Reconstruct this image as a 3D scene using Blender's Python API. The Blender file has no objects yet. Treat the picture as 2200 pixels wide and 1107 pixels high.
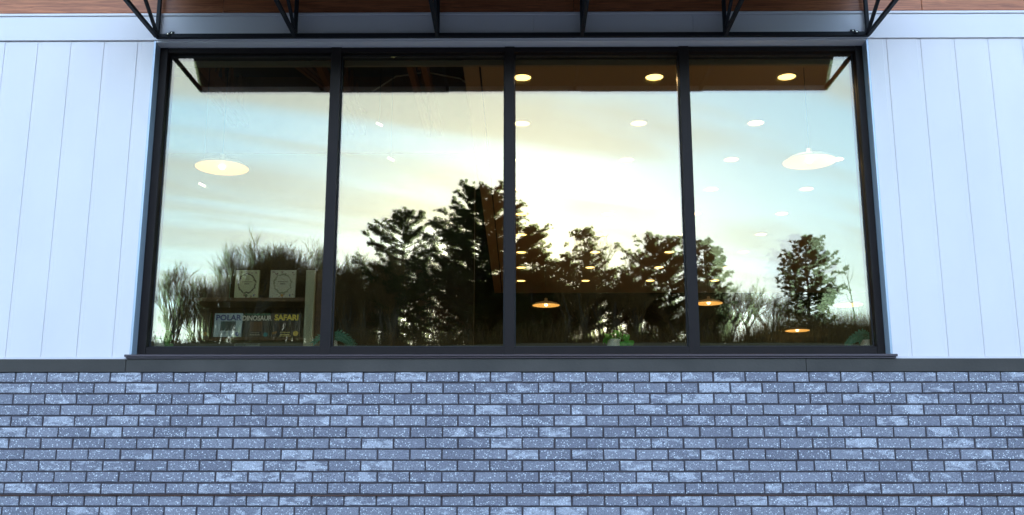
import bpy, math, random
import numpy as np
from mathutils import Vector, Matrix, noise

# ------------------------------------------------------------------ camera, sky, sun, exposure
scene = bpy.context.scene
COL = scene.collection
R = math.radians

cam_data = bpy.data.cameras.new('camera')
cam = bpy.data.objects.new('camera', cam_data)
COL.objects.link(cam)
cam_data.sensor_width = 36.0
cam_data.lens = 36.0 * 2177.0 / 2200.0
cam_data.clip_start = 0.05
cam_data.clip_end = 3000.0
cam.location = (0.0, -6.49, 1.45)
cam.rotation_euler = (R(90.0 + 12.107), 0.0, R(0.4375))
scene.camera = cam

SUN_EL = 9.0
world = bpy.data.worlds.new('World')
scene.world = world
world.use_nodes = True


def sky_nodes():
    nt = world.node_tree
    n, l = nt.nodes, nt.links
    n.clear()
    out = n.new('ShaderNodeOutputWorld')
    bg = n.new('ShaderNodeBackground')
    sky = n.new('ShaderNodeTexSky')
    sky.sky_type = 'NISHITA'
    sky.sun_disc = False
    sky.sun_elevation = R(SUN_EL)
    sky.sun_rotation = R(180.0)
    sky.altitude = 100.0
    sky.air_density = 1.0
    sky.dust_density = 0.2
    sky.ozone_density = 3.2
    tc = n.new('ShaderNodeTexCoord')
    # thin cirrus: the view direction laid out on a flat cloud deck
    sep = n.new('ShaderNodeSeparateXYZ')
    l.new(tc.outputs['Generated'], sep.inputs[0])
    zz = n.new('ShaderNodeMath'); zz.operation = 'MAXIMUM'; zz.inputs[1].default_value = 0.03
    l.new(sep.outputs['Z'], zz.inputs[0])
    za = n.new('ShaderNodeMath'); za.operation = 'ADD'; za.inputs[1].default_value = 0.10
    l.new(zz.outputs[0], za.inputs[0])
    dv = n.new('ShaderNodeVectorMath'); dv.operation = 'DIVIDE'
    cz = n.new('ShaderNodeCombineXYZ')
    for i in range(3):
        l.new(za.outputs[0], cz.inputs[i])
    l.new(tc.outputs['Generated'], dv.inputs[0])
    l.new(cz.outputs[0], dv.inputs[1])
    mp = n.new('ShaderNodeMapping')
    mp.inputs['Scale'].default_value = (0.55, 2.6, 0.0)
    mp.inputs['Location'].default_value = (3.1, 1.7, 0)
    rt = n.new('ShaderNodeMapping')
    rt.inputs['Rotation'].default_value = (0, 0, R(30))
    l.new(dv.outputs[0], rt.inputs[0])
    l.new(rt.outputs[0], mp.inputs[0])
    nz = n.new('ShaderNodeTexNoise')
    nz.inputs['Scale'].default_value = 1.15
    nz.inputs['Detail'].default_value = 7.0
    nz.inputs['Roughness'].default_value = 0.52
    nz.inputs['Distortion'].default_value = 0.5
    l.new(mp.outputs[0], nz.inputs[0])
    cr = n.new('ShaderNodeMapRange')
    cr.interpolation_type = 'SMOOTHSTEP'
    cr.inputs['From Min'].default_value = 0.40
    cr.inputs['From Max'].default_value = 0.64
    cr.inputs['To Min'].default_value = 0.14
    cr.inputs['To Max'].default_value = 0.68
    l.new(nz.outputs[0], cr.inputs[0])
    # cloud light: brighter towards the sun
    sd = n.new('ShaderNodeVectorMath'); sd.operation = 'DOT_PRODUCT'
    nv = n.new('ShaderNodeVectorMath'); nv.operation = 'NORMALIZE'
    l.new(tc.outputs['Generated'], nv.inputs[0])
    l.new(nv.outputs[0], sd.inputs[0])
    sd.inputs[1].default_value = (0.0, -math.cos(R(SUN_EL)), math.sin(R(SUN_EL)))
    mx0 = n.new('ShaderNodeMath'); mx0.operation = 'MAXIMUM'; mx0.inputs[1].default_value = 0.0
    l.new(sd.outputs['Value'], mx0.inputs[0])

    def lobe(p, s):
        a = n.new('ShaderNodeMath'); a.operation = 'POWER'; a.inputs[1].default_value = p
        l.new(mx0.outputs[0], a.inputs[0])
        b = n.new('ShaderNodeMath'); b.operation = 'MULTIPLY'; b.inputs[1].default_value = s
        l.new(a.outputs[0], b.inputs[0])
        return b
    wide, mid, tight = lobe(8, CLOUD_WIDE), lobe(60, CLOUD_MID), lobe(230, CLOUD_TIGHT)
    s1 = n.new('ShaderNodeMath'); l.new(wide.outputs[0], s1.inputs[0]); s1.inputs[1].default_value = CLOUD_BASE
    cloud = n.new('ShaderNodeVectorMath'); cloud.operation = 'SCALE'
    cloud.inputs[0].default_value = (1.0, 0.985, 0.90)
    l.new(s1.outputs[0], cloud.inputs['Scale'])
    mix = n.new('ShaderNodeMix'); mix.data_type = 'RGBA'
    lo = n.new('ShaderNodeMapRange'); lo.interpolation_type = 'SMOOTHSTEP'
    lo.inputs['From Min'].default_value = 0.10; lo.inputs['From Max'].default_value = 0.26
    lo.inputs['To Min'].default_value = 0.35
    l.new(sep.outputs['Z'], lo.inputs[0])
    cm = n.new('ShaderNodeMath'); cm.operation = 'MULTIPLY'
    l.new(cr.outputs[0], cm.inputs[0]); l.new(lo.outputs[0], cm.inputs[1])
    l.new(cm.outputs[0], mix.inputs['Factor'])
    l.new(sky.outputs[0], mix.inputs['A'])
    l.new(cloud.outputs[0], mix.inputs['B'])
    s2 = n.new('ShaderNodeMath'); l.new(mid.outputs[0], s2.inputs[0]); l.new(tight.outputs[0], s2.inputs[1])
    glow = n.new('ShaderNodeVectorMath'); glow.operation = 'SCALE'
    glow.inputs[0].default_value = (1.0, 0.83, 0.40)
    l.new(s2.outputs[0], glow.inputs['Scale'])
    ad = n.new('ShaderNodeVectorMath'); ad.operation = 'ADD'
    l.new(mix.outputs['Result'], ad.inputs[0])
    l.new(glow.outputs[0], ad.inputs[1])
    l.new(ad.outputs[0], bg.inputs['Color'])
    bg.inputs['Strength'].default_value = SKY_STRENGTH
    l.new(bg.outputs[0], out.inputs['Surface'])


SKY_STRENGTH = 0.13
CLOUD_BASE, CLOUD_WIDE, CLOUD_MID, CLOUD_TIGHT = 1.32, 1.1, 1.9, 4.5
sky_nodes()

sun_data = bpy.data.lights.new('sun', 'SUN')
sun_data.energy = 2.0
sun_data.angle = R(0.6)
sun_data.color = (1.0, 0.86, 0.66)
sun = bpy.data.objects.new('sun', sun_data)
COL.objects.link(sun)
sun.location = (0, -30, 30)
sun.rotation_euler = Vector((0.0, math.cos(R(SUN_EL)), -math.sin(R(SUN_EL)))).to_track_quat('-Z', 'Y').to_euler()

scene.view_settings.view_transform = 'Standard'
scene.view_settings.look = 'None'
scene.view_settings.gamma = 1.0
scene.view_settings.use_curve_mapping = False
scene.view_settings.exposure = 3.1
scene.cycles.transparent_max_bounces = 24
scene.cycles.max_bounces = 10
scene.cycles.use_denoising = True
scene.cycles.denoising_prefilter = 'ACCURATE'
scene.cycles.use_adaptive_sampling = False

# ------------------------------------------------------------------ materials
MATS = {}


def mat(name, color, rough=0.6, metal=0.0, spec=0.5, bump=0.0, bscale=40.0, vary=0.0, vscale=6.0, stretch=(1, 1, 1), coat=0.0):
    m = bpy.data.materials.new(name)
    m.use_nodes = True
    nt = m.node_tree
    n, l = nt.nodes, nt.links
    b = n['Principled BSDF']
    b.inputs['Base Color'].default_value = (*color, 1)
    b.inputs['Roughness'].default_value = rough
    b.inputs['Metallic'].default_value = metal
    b.inputs['Specular IOR Level'].default_value = spec
    b.inputs['Coat Weight'].default_value = coat
    g = None
    if bump or vary:
        g = n.new('ShaderNodeNewGeometry')
        mp = n.new('ShaderNodeMapping')
        mp.inputs['Scale'].default_value = stretch
        l.new(g.outputs['Position'], mp.inputs[0])
    if vary:
        nz = n.new('ShaderNodeTexNoise')
        nz.inputs['Scale'].default_value = vscale
        nz.inputs['Detail'].default_value = 5
        l.new(mp.outputs[0], nz.inputs[0])
        r = n.new('ShaderNodeMapRange')
        r.inputs['From Min'].default_value = 0.3
        r.inputs['From Max'].default_value = 0.7
        r.inputs['To Min'].default_value = 1 - vary
        r.inputs['To Max'].default_value = 1 + vary
        l.new(nz.outputs[0], r.inputs[0])
        v = n.new('ShaderNodeVectorMath'); v.operation = 'SCALE'
        v.inputs[0].default_value = color
        l.new(r.outputs[0], v.inputs['Scale'])
        l.new(v.outputs[0], b.inputs['Base Color'])
    if bump:
        nb = n.new('ShaderNodeTexNoise')
        nb.inputs['Scale'].default_value = bscale
        nb.inputs['Detail'].default_value = 4
        l.new(mp.outputs[0], nb.inputs[0])
        bp = n.new('ShaderNodeBump')
        bp.inputs['Strength'].default_value = bump
        bp.inputs['Distance'].default_value = 0.01
        l.new(nb.outputs[0], bp.inputs['Height'])
        l.new(bp.outputs[0], b.inputs['Normal'])
    MATS[name] = m
    return m


def brick_material():
    m = bpy.data.materials.new('brick_face')
    m.use_nodes = True
    nt = m.node_tree
    n, l = nt.nodes, nt.links
    b = n['Principled BSDF']
    g = n.new('ShaderNodeNewGeometry')
    oi = n.new('ShaderNodeObjectInfo')
    add = n.new('ShaderNodeMath')
    l.new(g.outputs['Random Per Island'], add.inputs[0]); l.new(oi.outputs['Random'], add.inputs[1])
    fr = n.new('ShaderNodeMath'); fr.operation = 'FRACT'
    l.new(add.outputs[0], fr.inputs[0])
    wn = n.new('ShaderNodeTexWhiteNoise'); wn.noise_dimensions = '1D'
    l.new(fr.outputs[0], wn.inputs['W'])
    off = n.new('ShaderNodeVectorMath'); off.operation = 'SCALE'; off.inputs['Scale'].default_value = 23.0
    l.new(wn.outputs['Color'], off.inputs[0])
    pos = n.new('ShaderNodeVectorMath')
    l.new(g.outputs['Position'], pos.inputs[0]); l.new(off.outputs[0], pos.inputs[1])
    sepc = n.new('ShaderNodeSeparateColor')
    l.new(wn.outputs['Color'], sepc.inputs[0])

    def noise_tex(scale, detail, src, rough=0.55, dist=0.0):
        t = n.new('ShaderNodeTexNoise')
        t.inputs['Scale'].default_value = scale
        t.inputs['Detail'].default_value = detail
        t.inputs['Roughness'].default_value = rough
        t.inputs['Distortion'].default_value = dist
        l.new(src.outputs[0], t.inputs[0])
        return t

    def rng(src, a, bb, c=0.0, d=1.0, smooth=True):
        r = n.new('ShaderNodeMapRange')
        if smooth:
            r.interpolation_type = 'SMOOTHSTEP'
        r.inputs['From Min'].default_value = a; r.inputs['From Max'].default_value = bb
        r.inputs['To Min'].default_value = c; r.inputs['To Max'].default_value = d
        l.new(src, r.inputs[0])
        return r
    base = n.new('ShaderNodeMix'); base.data_type = 'RGBA'
    base.inputs['A'].default_value = (0.218, 0.215, 0.262, 1)
    base.inputs['B'].default_value = (0.312, 0.308, 0.360, 1)
    l.new(sepc.outputs['Red'], base.inputs['Factor'])
    # pale efflorescence patches; more of them on some bricks
    mp = n.new('ShaderNodeMapping'); mp.inputs['Scale'].default_value = (0.8, 1, 1.9)
    l.new(pos.outputs[0], mp.inputs[0])
    pn = noise_tex(13, 6, mp, 0.62, 0.6)
    thr = rng(sepc.outputs['Green'], 0.2, 1.0, -0.17, 0.06, False)
    pa = n.new('ShaderNodeMath'); l.new(pn.outputs[0], pa.inputs[0]); l.new(thr.outputs[0], pa.inputs[1])
    pr = rng(pa.outputs[0], 0.49, 0.60, 0.0, 0.95)
    mix1 = n.new('ShaderNodeMix'); mix1.data_type = 'RGBA'
    l.new(pr.outputs[0], mix1.inputs['Factor'])
    l.new(base.outputs['Result'], mix1.inputs['A'])
    mix1.inputs['B'].default_value = (0.53, 0.53, 0.59, 1)
    # fine grain
    fn = noise_tex(160, 3, pos)
    fg = rng(fn.outputs[0], 0.3, 0.7, 0.68, 1.28, False)
    sc = n.new('ShaderNodeVectorMath'); sc.operation = 'SCALE'
    l.new(mix1.outputs['Result'], sc.inputs[0]); l.new(fg.outputs[0], sc.inputs['Scale'])
    # white grit
    vo = n.new('ShaderNodeTexVoronoi'); vo.inputs['Scale'].default_value = 105
    l.new(pos.outputs[0], vo.inputs['Vector'])
    sv = n.new('ShaderNodeSeparateColor'); l.new(vo.outputs['Color'], sv.inputs[0])
    size = rng(sv.outputs['Red'], 0.30, 1.0, 0.0, 0.46, False)
    lt = n.new('ShaderNodeMath'); lt.operation = 'LESS_THAN'
    l.new(vo.outputs['Distance'], lt.inputs[0]); l.new(size.outputs[0], lt.inputs[1])
    den = noise_tex(18, 2, pos)
    dr = rng(den.outputs[0], 0.28, 0.46)
    gm = n.new('ShaderNodeMath'); gm.operation = 'MULTIPLY'
    l.new(lt.outputs[0], gm.inputs[0]); l.new(dr.outputs[0], gm.inputs[1])
    mix2 = n.new('ShaderNodeMix'); mix2.data_type = 'RGBA'
    l.new(gm.outputs[0], mix2.inputs['Factor'])
    l.new(sc.outputs[0], mix2.inputs['A'])
    mix2.inputs['B'].default_value = (0.82, 0.84, 0.88, 1)
    # dark pits
    v2 = n.new('ShaderNodeTexVoronoi'); v2.inputs['Scale'].default_value = 150
    l.new(pos.outputs[0], v2.inputs['Vector'])
    s2 = n.new('ShaderNodeSeparateColor'); l.new(v2.outputs['Color'], s2.inputs[0])
    z2 = rng(s2.outputs['Green'], 0.72, 1.0, 0.0, 0.40, False)
    l2 = n.new('ShaderNodeMath'); l2.operation = 'LESS_THAN'
    l.new(v2.outputs['Distance'], l2.inputs[0]); l.new(z2.outputs[0], l2.inputs[1])
    mix3 = n.new('ShaderNodeMix'); mix3.data_type = 'RGBA'
    l.new(l2.outputs[0], mix3.inputs['Factor'])
    l.new(mix2.outputs['Result'], mix3.inputs['A'])
    mix3.inputs['B'].default_value = (0.05, 0.055, 0.08, 1)
    l.new(mix3.outputs['Result'], b.inputs['Base Color'])
    b.inputs['Roughness'].default_value = 0.42
    bp = n.new('ShaderNodeBump'); bp.inputs['Strength'].default_value = 0.8; bp.inputs['Distance'].default_value = 0.005
    bn = noise_tex(75, 5, pos, 0.6)
    l.new(bn.outputs[0], bp.inputs['Height']); l.new(bp.outputs[0], b.inputs['Normal'])
    MATS['brick'] = m


def wood_material(name, c1, c2, rough=0.4):
    m = bpy.data.materials.new(name)
    m.use_nodes = True
    nt = m.node_tree
    n, l = nt.nodes, nt.links
    b = n['Principled BSDF']
    g = n.new('ShaderNodeNewGeometry'); oi = n.new('ShaderNodeObjectInfo')
    off = n.new('ShaderNodeVectorMath'); off.operation = 'SCALE'
    off.inputs[0].default_value = (13, 7, 9)
    l.new(oi.outputs['Random'], off.inputs['Scale'])
    pos = n.new('ShaderNodeVectorMath')
    l.new(g.outputs['Position'], pos.inputs[0]); l.new(off.outputs[0], pos.inputs[1])
    mp = n.new('ShaderNodeMapping'); mp.inputs['Scale'].default_value = (1.6, 14, 22)
    l.new(pos.outputs[0], mp.inputs[0])
    nz = n.new('ShaderNodeTexNoise'); nz.inputs['Scale'].default_value = 2.4; nz.inputs['Detail'].default_value = 8
    nz.inputs['Roughness'].default_value = 0.65; nz.inputs['Distortion'].default_value = 0.8
    l.new(mp.outputs[0], nz.inputs[0])
    cr = n.new('ShaderNodeValToRGB')
    cr.color_ramp.elements[0].position = 0.35; cr.color_ramp.elements[0].color = (*c1, 1)
    cr.color_ramp.elements[1].position = 0.66; cr.color_ramp.elements[1].color = (*c2, 1)
    l.new(nz.outputs[0], cr.inputs[0])
    l.new(cr.outputs[0], b.inputs['Base Color'])
    b.inputs['Roughness'].default_value = rough
    MATS[name] = m


def pane_material(name, reflect, tint, trans):
    """coated glazing: part mirror, part clear"""
    m = bpy.data.materials.new(name)
    m.use_nodes = True
    nt = m.node_tree
    n, l = nt.nodes, nt.links
    n.clear()
    out = n.new('ShaderNodeOutputMaterial')
    gl = n.new('ShaderNodeBsdfGlossy'); gl.inputs['Roughness'].default_value = 0.0
    gl.inputs['Color'].default_value = (*tint, 1)
    tr = n.new('ShaderNodeBsdfTransparent'); tr.inputs['Color'].default_value = (*trans, 1)
    mx = n.new('ShaderNodeMixShader')
    lw = n.new('ShaderNodeLayerWeight'); lw.inputs['Blend'].default_value = 0.25
    r = n.new('ShaderNodeMapRange')
    r.inputs['To Min'].default_value = reflect; r.inputs['To Max'].default_value = min(1.0, reflect + 0.35)
    l.new(lw.outputs['Facing'], r.inputs[0])
    l.new(r.outputs[0], mx.inputs[0]); l.new(tr.outputs[0], mx.inputs[1]); l.new(gl.outputs[0], mx.inputs[2])
    l.new(mx.outputs[0], out.inputs['Surface'])
    MATS[name] = m


def emit_material(name, color, strength):
    m = bpy.data.materials.new(name)
    m.use_nodes = True
    b = m.node_tree.nodes['Principled BSDF']
    b.inputs['Base Color'].default_value = (0.8, 0.78, 0.7, 1)
    b.inputs['Emission Color'].default_value = (*color, 1)
    b.inputs['Emission Strength'].default_value = strength
    MATS[name] = m


def leaf_material(name, c1, c2, trans=0.35, rough=0.6):
    m = bpy.data.materials.new(name)
    m.use_nodes = True
    nt = m.node_tree
    n, l = nt.nodes, nt.links
    b = n['Principled BSDF']; out = n['Material Output']
    g = n.new('ShaderNodeNewGeometry')
    nz = n.new('ShaderNodeTexNoise'); nz.inputs['Scale'].default_value = 1.7; nz.inputs['Detail'].default_value = 3
    l.new(g.outputs['Position'], nz.inputs[0])
    mx = n.new('ShaderNodeMix'); mx.data_type = 'RGBA'
    mx.inputs['A'].default_value = (*c1, 1); mx.inputs['B'].default_value = (*c2, 1)
    r = n.new('ShaderNodeMapRange'); r.inputs['From Min'].default_value = 0.35; r.inputs['From Max'].default_value = 0.65
    l.new(nz.outputs[0], r.inputs[0]); l.new(r.outputs[0], mx.inputs['Factor'])
    l.new(mx.outputs['Result'], b.inputs['Base Color'])
    b.inputs['Roughness'].default_value = rough
    if trans:
        t = n.new('ShaderNodeBsdfTranslucent')
        l.new(mx.outputs['Result'], t.inputs['Color'])
        ms = n.new('ShaderNodeMixShader'); ms.inputs[0].default_value = trans
        l.new(b.outputs[0], ms.inputs[1]); l.new(t.outputs[0], ms.inputs[2])
        l.new(ms.outputs[0], out.inputs['Surface'])
    MATS[name] = m


brick_material()
mat('mortar', (0.088, 0.073, 0.082), 0.9, bump=0.5, bscale=120, vary=0.2, vscale=25)
mat('siding', (0.87, 0.80, 0.80), 0.42, vary=0.03, vscale=2.5, bump=0.25, bscale=2.2, stretch=(1, 1, 0.5))
mat('trim_white', (0.84, 0.785, 0.80), 0.38)
mat('reveal', (0.42, 0.50, 0.60), 0.30, metal=0.35)
mat('frame', (0.0160, 0.0104, 0.0098), 0.5, spec=0.22, vary=0.12, vscale=7)
mat('gasket', (0.012, 0.012, 0.014), 0.6)
mat('sill_stone', (0.068, 0.058, 0.049), 0.7, vary=0.18, vscale=4, bump=0.15, bscale=60)
mat('sill_metal', (0.095, 0.075, 0.085), 0.32, metal=0.6)
mat('flashing', (0.11, 0.055, 0.04), 0.4, metal=0.6, vary=0.6, vscale=2.2, stretch=(1, 1, 0.1))
mat('black_steel', (0.020, 0.020, 0.024), 0.6, spec=0.25)
mat('steel_bolt', (0.62, 0.58, 0.45), 0.25, metal=0.9)
mat('awning_sheet', (0.030, 0.025, 0.022), 0.55, vary=0.15)
mat('awning_edge', (0.68, 0.66, 0.68), 0.35)
wood_material('wood', (0.30, 0.088, 0.036), (0.60, 0.205, 0.085))
wood_material('shelf_wood', (0.05, 0.024, 0.011), (0.10, 0.05, 0.022), 0.5)
pane_material('glass_outer', 0.100, (1.0, 0.935, 0.79), (0.93, 0.91, 0.86))
pane_material('glass_inner', 0.055, (0.78, 0.98, 0.60), (0.93, 0.91, 0.85))
mat('ceiling_tile', (0.62, 0.47, 0.32), 0.9)
mat('deck', (0.05, 0.03, 0.02), 0.8)
mat('joist', (0.30, 0.13, 0.05), 0.7)
mat('wall_brown', (0.22, 0.10, 0.045), 0.8, vary=0.2)
mat('wall_dark', (0.035, 0.025, 0.02), 0.8)
mat('floor_dark', (0.42, 0.31, 0.20), 0.5)
mat('slot_black', (0.006, 0.005, 0.005), 0.8)
mat('head_strip', (0.40, 0.37, 0.31), 0.5)
mat('sage_board', (0.42, 0.46, 0.36), 0.6)
mat('white_ring', (0.7, 0.68, 0.62), 0.4)
mat('cord', (0.02, 0.018, 0.016), 0.6)
mat('shade_metal', (0.72, 0.66, 0.55), 0.45)
emit_material('downlight_lens', (1.0, 0.66, 0.24), 0.9)
emit_material('pendant_lens', (1.0, 0.52, 0.13), 0.2)
emit_material('bulb', (1.0, 0.85, 0.6), 1.2)
emit_material('spot_lens', (1.0, 0.93, 0.8), 0.3)
mat('lot_concrete', (0.11, 0.11, 0.115), 0.9, bump=0.4, bscale=90, vary=0.15, vscale=1.3)
mat('concrete', (0.21, 0.21, 0.21), 0.85, bump=0.2, bscale=60, vary=0.1, vscale=2)
mat('line_paint', (0.75, 0.75, 0.72), 0.7)
mat('dry_grass', (0.085, 0.070, 0.032), 0.95, bump=0.6, bscale=8, vary=0.4, vscale=0.6)
mat('bark_dark', (0.045, 0.034, 0.026), 0.9, vary=0.25, vscale=5)
mat('bark_grey', (0.090, 0.075, 0.055), 0.9, vary=0.25, vscale=5)
leaf_material('needles', (0.028, 0.042, 0.009), (0.065, 0.075, 0.016), 0.38)
leaf_material('twigs', (0.15, 0.090, 0.030), (0.23, 0.15, 0.055), 0.35, 0.8)
leaf_material('brush', (0.09, 0.058, 0.022), (0.17, 0.115, 0.04), 0.45, 0.8)
leaf_material('reeds', (0.150, 0.115, 0.050), (0.230, 0.180, 0.085), 0.35, 0.8)
leaf_material('pothos_leaf', (0.02, 0.32, 0.035), (0.06, 0.62, 0.04), 0.3, 0.35)
leaf_material('fern_leaf', (0.015, 0.20, 0.18), (0.04, 0.42, 0.36), 0.2, 0.4)
mat('leaf_rib', (0.16, 0.52, 0.48), 0.45)
mat('soil', (0.02, 0.014, 0.01), 0.95)


def pot_material():
    m = bpy.data.materials.new('pot_glaze')
    m.use_nodes = True
    nt = m.node_tree
    n, l = nt.nodes, nt.links
    b = n['Principled BSDF']
    tc = n.new('ShaderNodeTexCoord')
    sp = n.new('ShaderNodeSeparateXYZ'); l.new(tc.outputs['Object'], sp.inputs[0])
    # raised zigzag print: |x| mixed with height
    at = n.new('ShaderNodeMath'); at.operation = 'ARCTAN2'
    l.new(sp.outputs['X'], at.inputs[0])
    ng = n.new('ShaderNodeMath'); ng.operation = 'MULTIPLY'; ng.inputs[1].default_value = -1
    l.new(sp.outputs['Y'], ng.inputs[0]); l.new(ng.outputs[0], at.inputs[1])
    pp = n.new('ShaderNodeMath'); pp.operation = 'PINGPONG'; pp.inputs[1].default_value = 0.55
    l.new(at.outputs[0], pp.inputs[0])
    m1 = n.new('ShaderNodeMath'); m1.operation = 'MULTIPLY'; m1.inputs[1].default_value = 0.06
    l.new(pp.outputs[0], m1.inputs[0])
    ad = n.new('ShaderNodeMath'); l.new(m1.outputs[0], ad.inputs[0]); l.new(sp.outputs['Z'], ad.inputs[1])
    ml = n.new('ShaderNodeMath'); ml.operation = 'MULTIPLY'; ml.inputs[1].default_value = 560
    l.new(ad.outputs[0], ml.inputs[0])
    sn = n.new('ShaderNodeMath'); sn.operation = 'SINE'; l.new(ml.outputs[0], sn.inputs[0])
    r = n.new('ShaderNodeMapRange'); r.inputs['From Min'].default_value = -0.3; r.inputs['From Max'].default_value = 0.3
    l.new(sn.outputs[0], r.inputs[0])
    mx = n.new('ShaderNodeMix'); mx.data_type = 'RGBA'
    mx.inputs['A'].default_value = (0.38, 0.52, 0.60, 1); mx.inputs['B'].default_value = (0.80, 0.87, 0.93, 1)
    l.new(r.outputs[0], mx.inputs['Factor']); l.new(mx.outputs['Result'], b.inputs['Base Color'])
    b.inputs['Roughness'].default_value = 0.35
    MATS['pot'] = m


pot_material()

# ------------------------------------------------------------------ mesh helpers


class MB:
    """collects shapes and links them as one mesh object"""

    def __init__(self):
        self.v, self.f = [], []

    def quad(self, a, b, c, d):
        i = len(self.v)
        self.v += [tuple(a), tuple(b), tuple(c), tuple(d)]
        self.f.append((i, i + 1, i + 2, i + 3))

    def tri(self, a, b, c):
        i = len(self.v)
        self.v += [tuple(a), tuple(b), tuple(c)]
        self.f.append((i, i + 1, i + 2))

    def box(self, x0, x1, y0, y1, z0, z1, ch=0.0):
        if ch <= 0:
            i = len(self.v)
            self.v += [(x, y, z) for z in (z0, z1) for y in (y0, y1) for x in (x0, x1)]
            for f in ((0, 2, 3, 1), (4, 5, 7, 6), (0, 1, 5, 4), (2, 6, 7, 3), (0, 4, 6, 2), (1, 3, 7, 5)):
                self.f.append(tuple(i + k for k in f))
            return self
        # chamfered box as convex hull of 24 points, built face by face
        import bmesh
        bm = bmesh.new()
        bmesh.ops.create_cube(bm, size=1.0)
        for v in bm.verts:
            v.co = Vector(((x0 + x1) / 2 + v.co.x * (x1 - x0), (y0 + y1) / 2 + v.co.y * (y1 - y0), (z0 + z1) / 2 + v.co.z * (z1 - z0)))
        bmesh.ops.bevel(bm, geom=bm.edges[:], offset=ch, segments=1, affect='EDGES')
        i = len(self.v)
        bm.verts.ensure_lookup_table()
        self.v += [tuple(v.co) for v in bm.verts]
        for f in bm.faces:
            self.f.append(tuple(i + v.index for v in f.verts))
        bm.free()
        return self

    def bar(self, a, b, w, h, up=(0, 0, 1)):
        """square section bar from a to b"""
        a, b = Vector(a), Vector(b)
        d = (b - a).normalized()
        s = d.cross(Vector(up))
        if s.length < 1e-4:
            s = d.cross(Vector((1, 0, 0)))
        s.normalize()
        u = s.cross(d).normalized()
        i = len(self.v)
        for p in (a, b):
            for (ks, ku) in ((-1, -1), (1, -1), (1, 1), (-1, 1)):
                self.v.append(tuple(p + s * (ks * w / 2) + u * (ku * h / 2)))
        for f in ((3, 2, 1, 0), (4, 5, 6, 7), (0, 1, 5, 4), (1, 2, 6, 5), (2, 3, 7, 6), (3, 0, 4, 7)):
            self.f.append(tuple(i + k for k in f))
        return self

    def tube(self, pts, rad, sides=6, cap=True):
        pts = [Vector(p) for p in pts]
        base = len(self.v)
        ref = Vector((0.31, 0.17, 0.93))
        for k, p in enumerate(pts):
            d = (pts[min(k + 1, len(pts) - 1)] - pts[max(k - 1, 0)])
            d = d.normalized() if d.length > 1e-9 else Vector((0, 0, 1))
            s = d.cross(ref)
            if s.length < 0.05:
                s = d.cross(Vector((1, 0, 0)))
            s.normalize()
            u = s.cross(d)
            for q in range(sides):
                t = 2 * math.pi * q / sides
                self.v.append(tuple(p + (s * math.cos(t) + u * math.sin(t)) * rad[k]))
        for k in range(len(pts) - 1):
            for q in range(sides):
                a, b = base + k * sides + q, base + k * sides + (q + 1) % sides
                self.f.append((a, b, b + sides, a + sides))
        if cap:
            self.f.append(tuple(base + q for q in range(sides))[::-1])
            self.f.append(tuple(base + (len(pts) - 1) * sides + q for q in range(sides)))
        return self

    def lathe(self, prof, n=32, c=(0, 0, 0), close=False):
        i = len(self.v)
        for r, z in prof:
            for q in range(n):
                t = 2 * math.pi * q / n
                self.v.append((c[0] + r * math.cos(t), c[1] + r * math.sin(t), c[2] + z))
        for k in range(len(prof) - 1):
            for q in range(n):
                a, b = i + k * n + q, i + k * n + (q + 1) % n
                self.f.append((a, b, b + n, a + n))
        if close:
            self.f.append(tuple(i + q for q in range(n))[::-1])
            self.f.append(tuple(i + (len(prof) - 1) * n + q for q in range(n)))
        return self

    def mesh(self, name, material, smooth=False):
        me = bpy.data.meshes.new(name)
        me.from_pydata(self.v, [], self.f)
        me.materials.append(MATS[material])
        if smooth:
            me.polygons.foreach_set('use_smooth', [True] * len(me.polygons))
        me.update()
        return me

    def build(self, name, material, parent=None, smooth=False):
        return link(name, self.mesh(name, material, smooth), parent)


def link(name, data, parent=None, loc=None):
    o = bpy.data.objects.new(name, data)
    COL.objects.link(o)
    if parent is not None:
        o.parent = parent
    if loc is not None:
        o.location = loc
    return o


def tag(o, label=None, cat=None, group=None, kind=None):
    if label:
        o['label'] = label
    if cat:
        o['category'] = cat
    if group:
        o['group'] = group
    if kind:
        o['kind'] = kind
    return o


def thing(name, label, cat, loc=(0, 0, 0), group=None):
    return tag(link(name, None, None, loc), label, cat, group)


def copy_tree(o, kids, parent=None):
    c = o.copy()
    COL.objects.link(c)
    if parent is not None:
        c.parent = parent
    for ch in kids.get(o, ()):
        copy_tree(ch, kids, c)
    return c


def kids_of(root):
    k = {}
    for o in COL.objects:
        if o.parent is not None:
            k.setdefault(o.parent, []).append(o)
    return k


# ------------------------------------------------------------------ ground and terrain
def sstep(a, b, x):
    t = max(0.0, min(1.0, (x - a) / (b - a)))
    return t * t * (3 - 2 * t)


def terrain(x, y):
    d = -y
    z = 8.0 * sstep(20, 46, d) + 0.5 * sstep(46, 60, d)
    z += 2.3 * sstep(11, 19, x) * sstep(44, 62, d)
    if d > 20:
        z += 0.25 * sstep(24, 40, d) * noise.noise(Vector((x * 0.11, y * 0.11, 0.3)))
    z -= 5.0 * sstep(75, 150, d)
    return z


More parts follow.
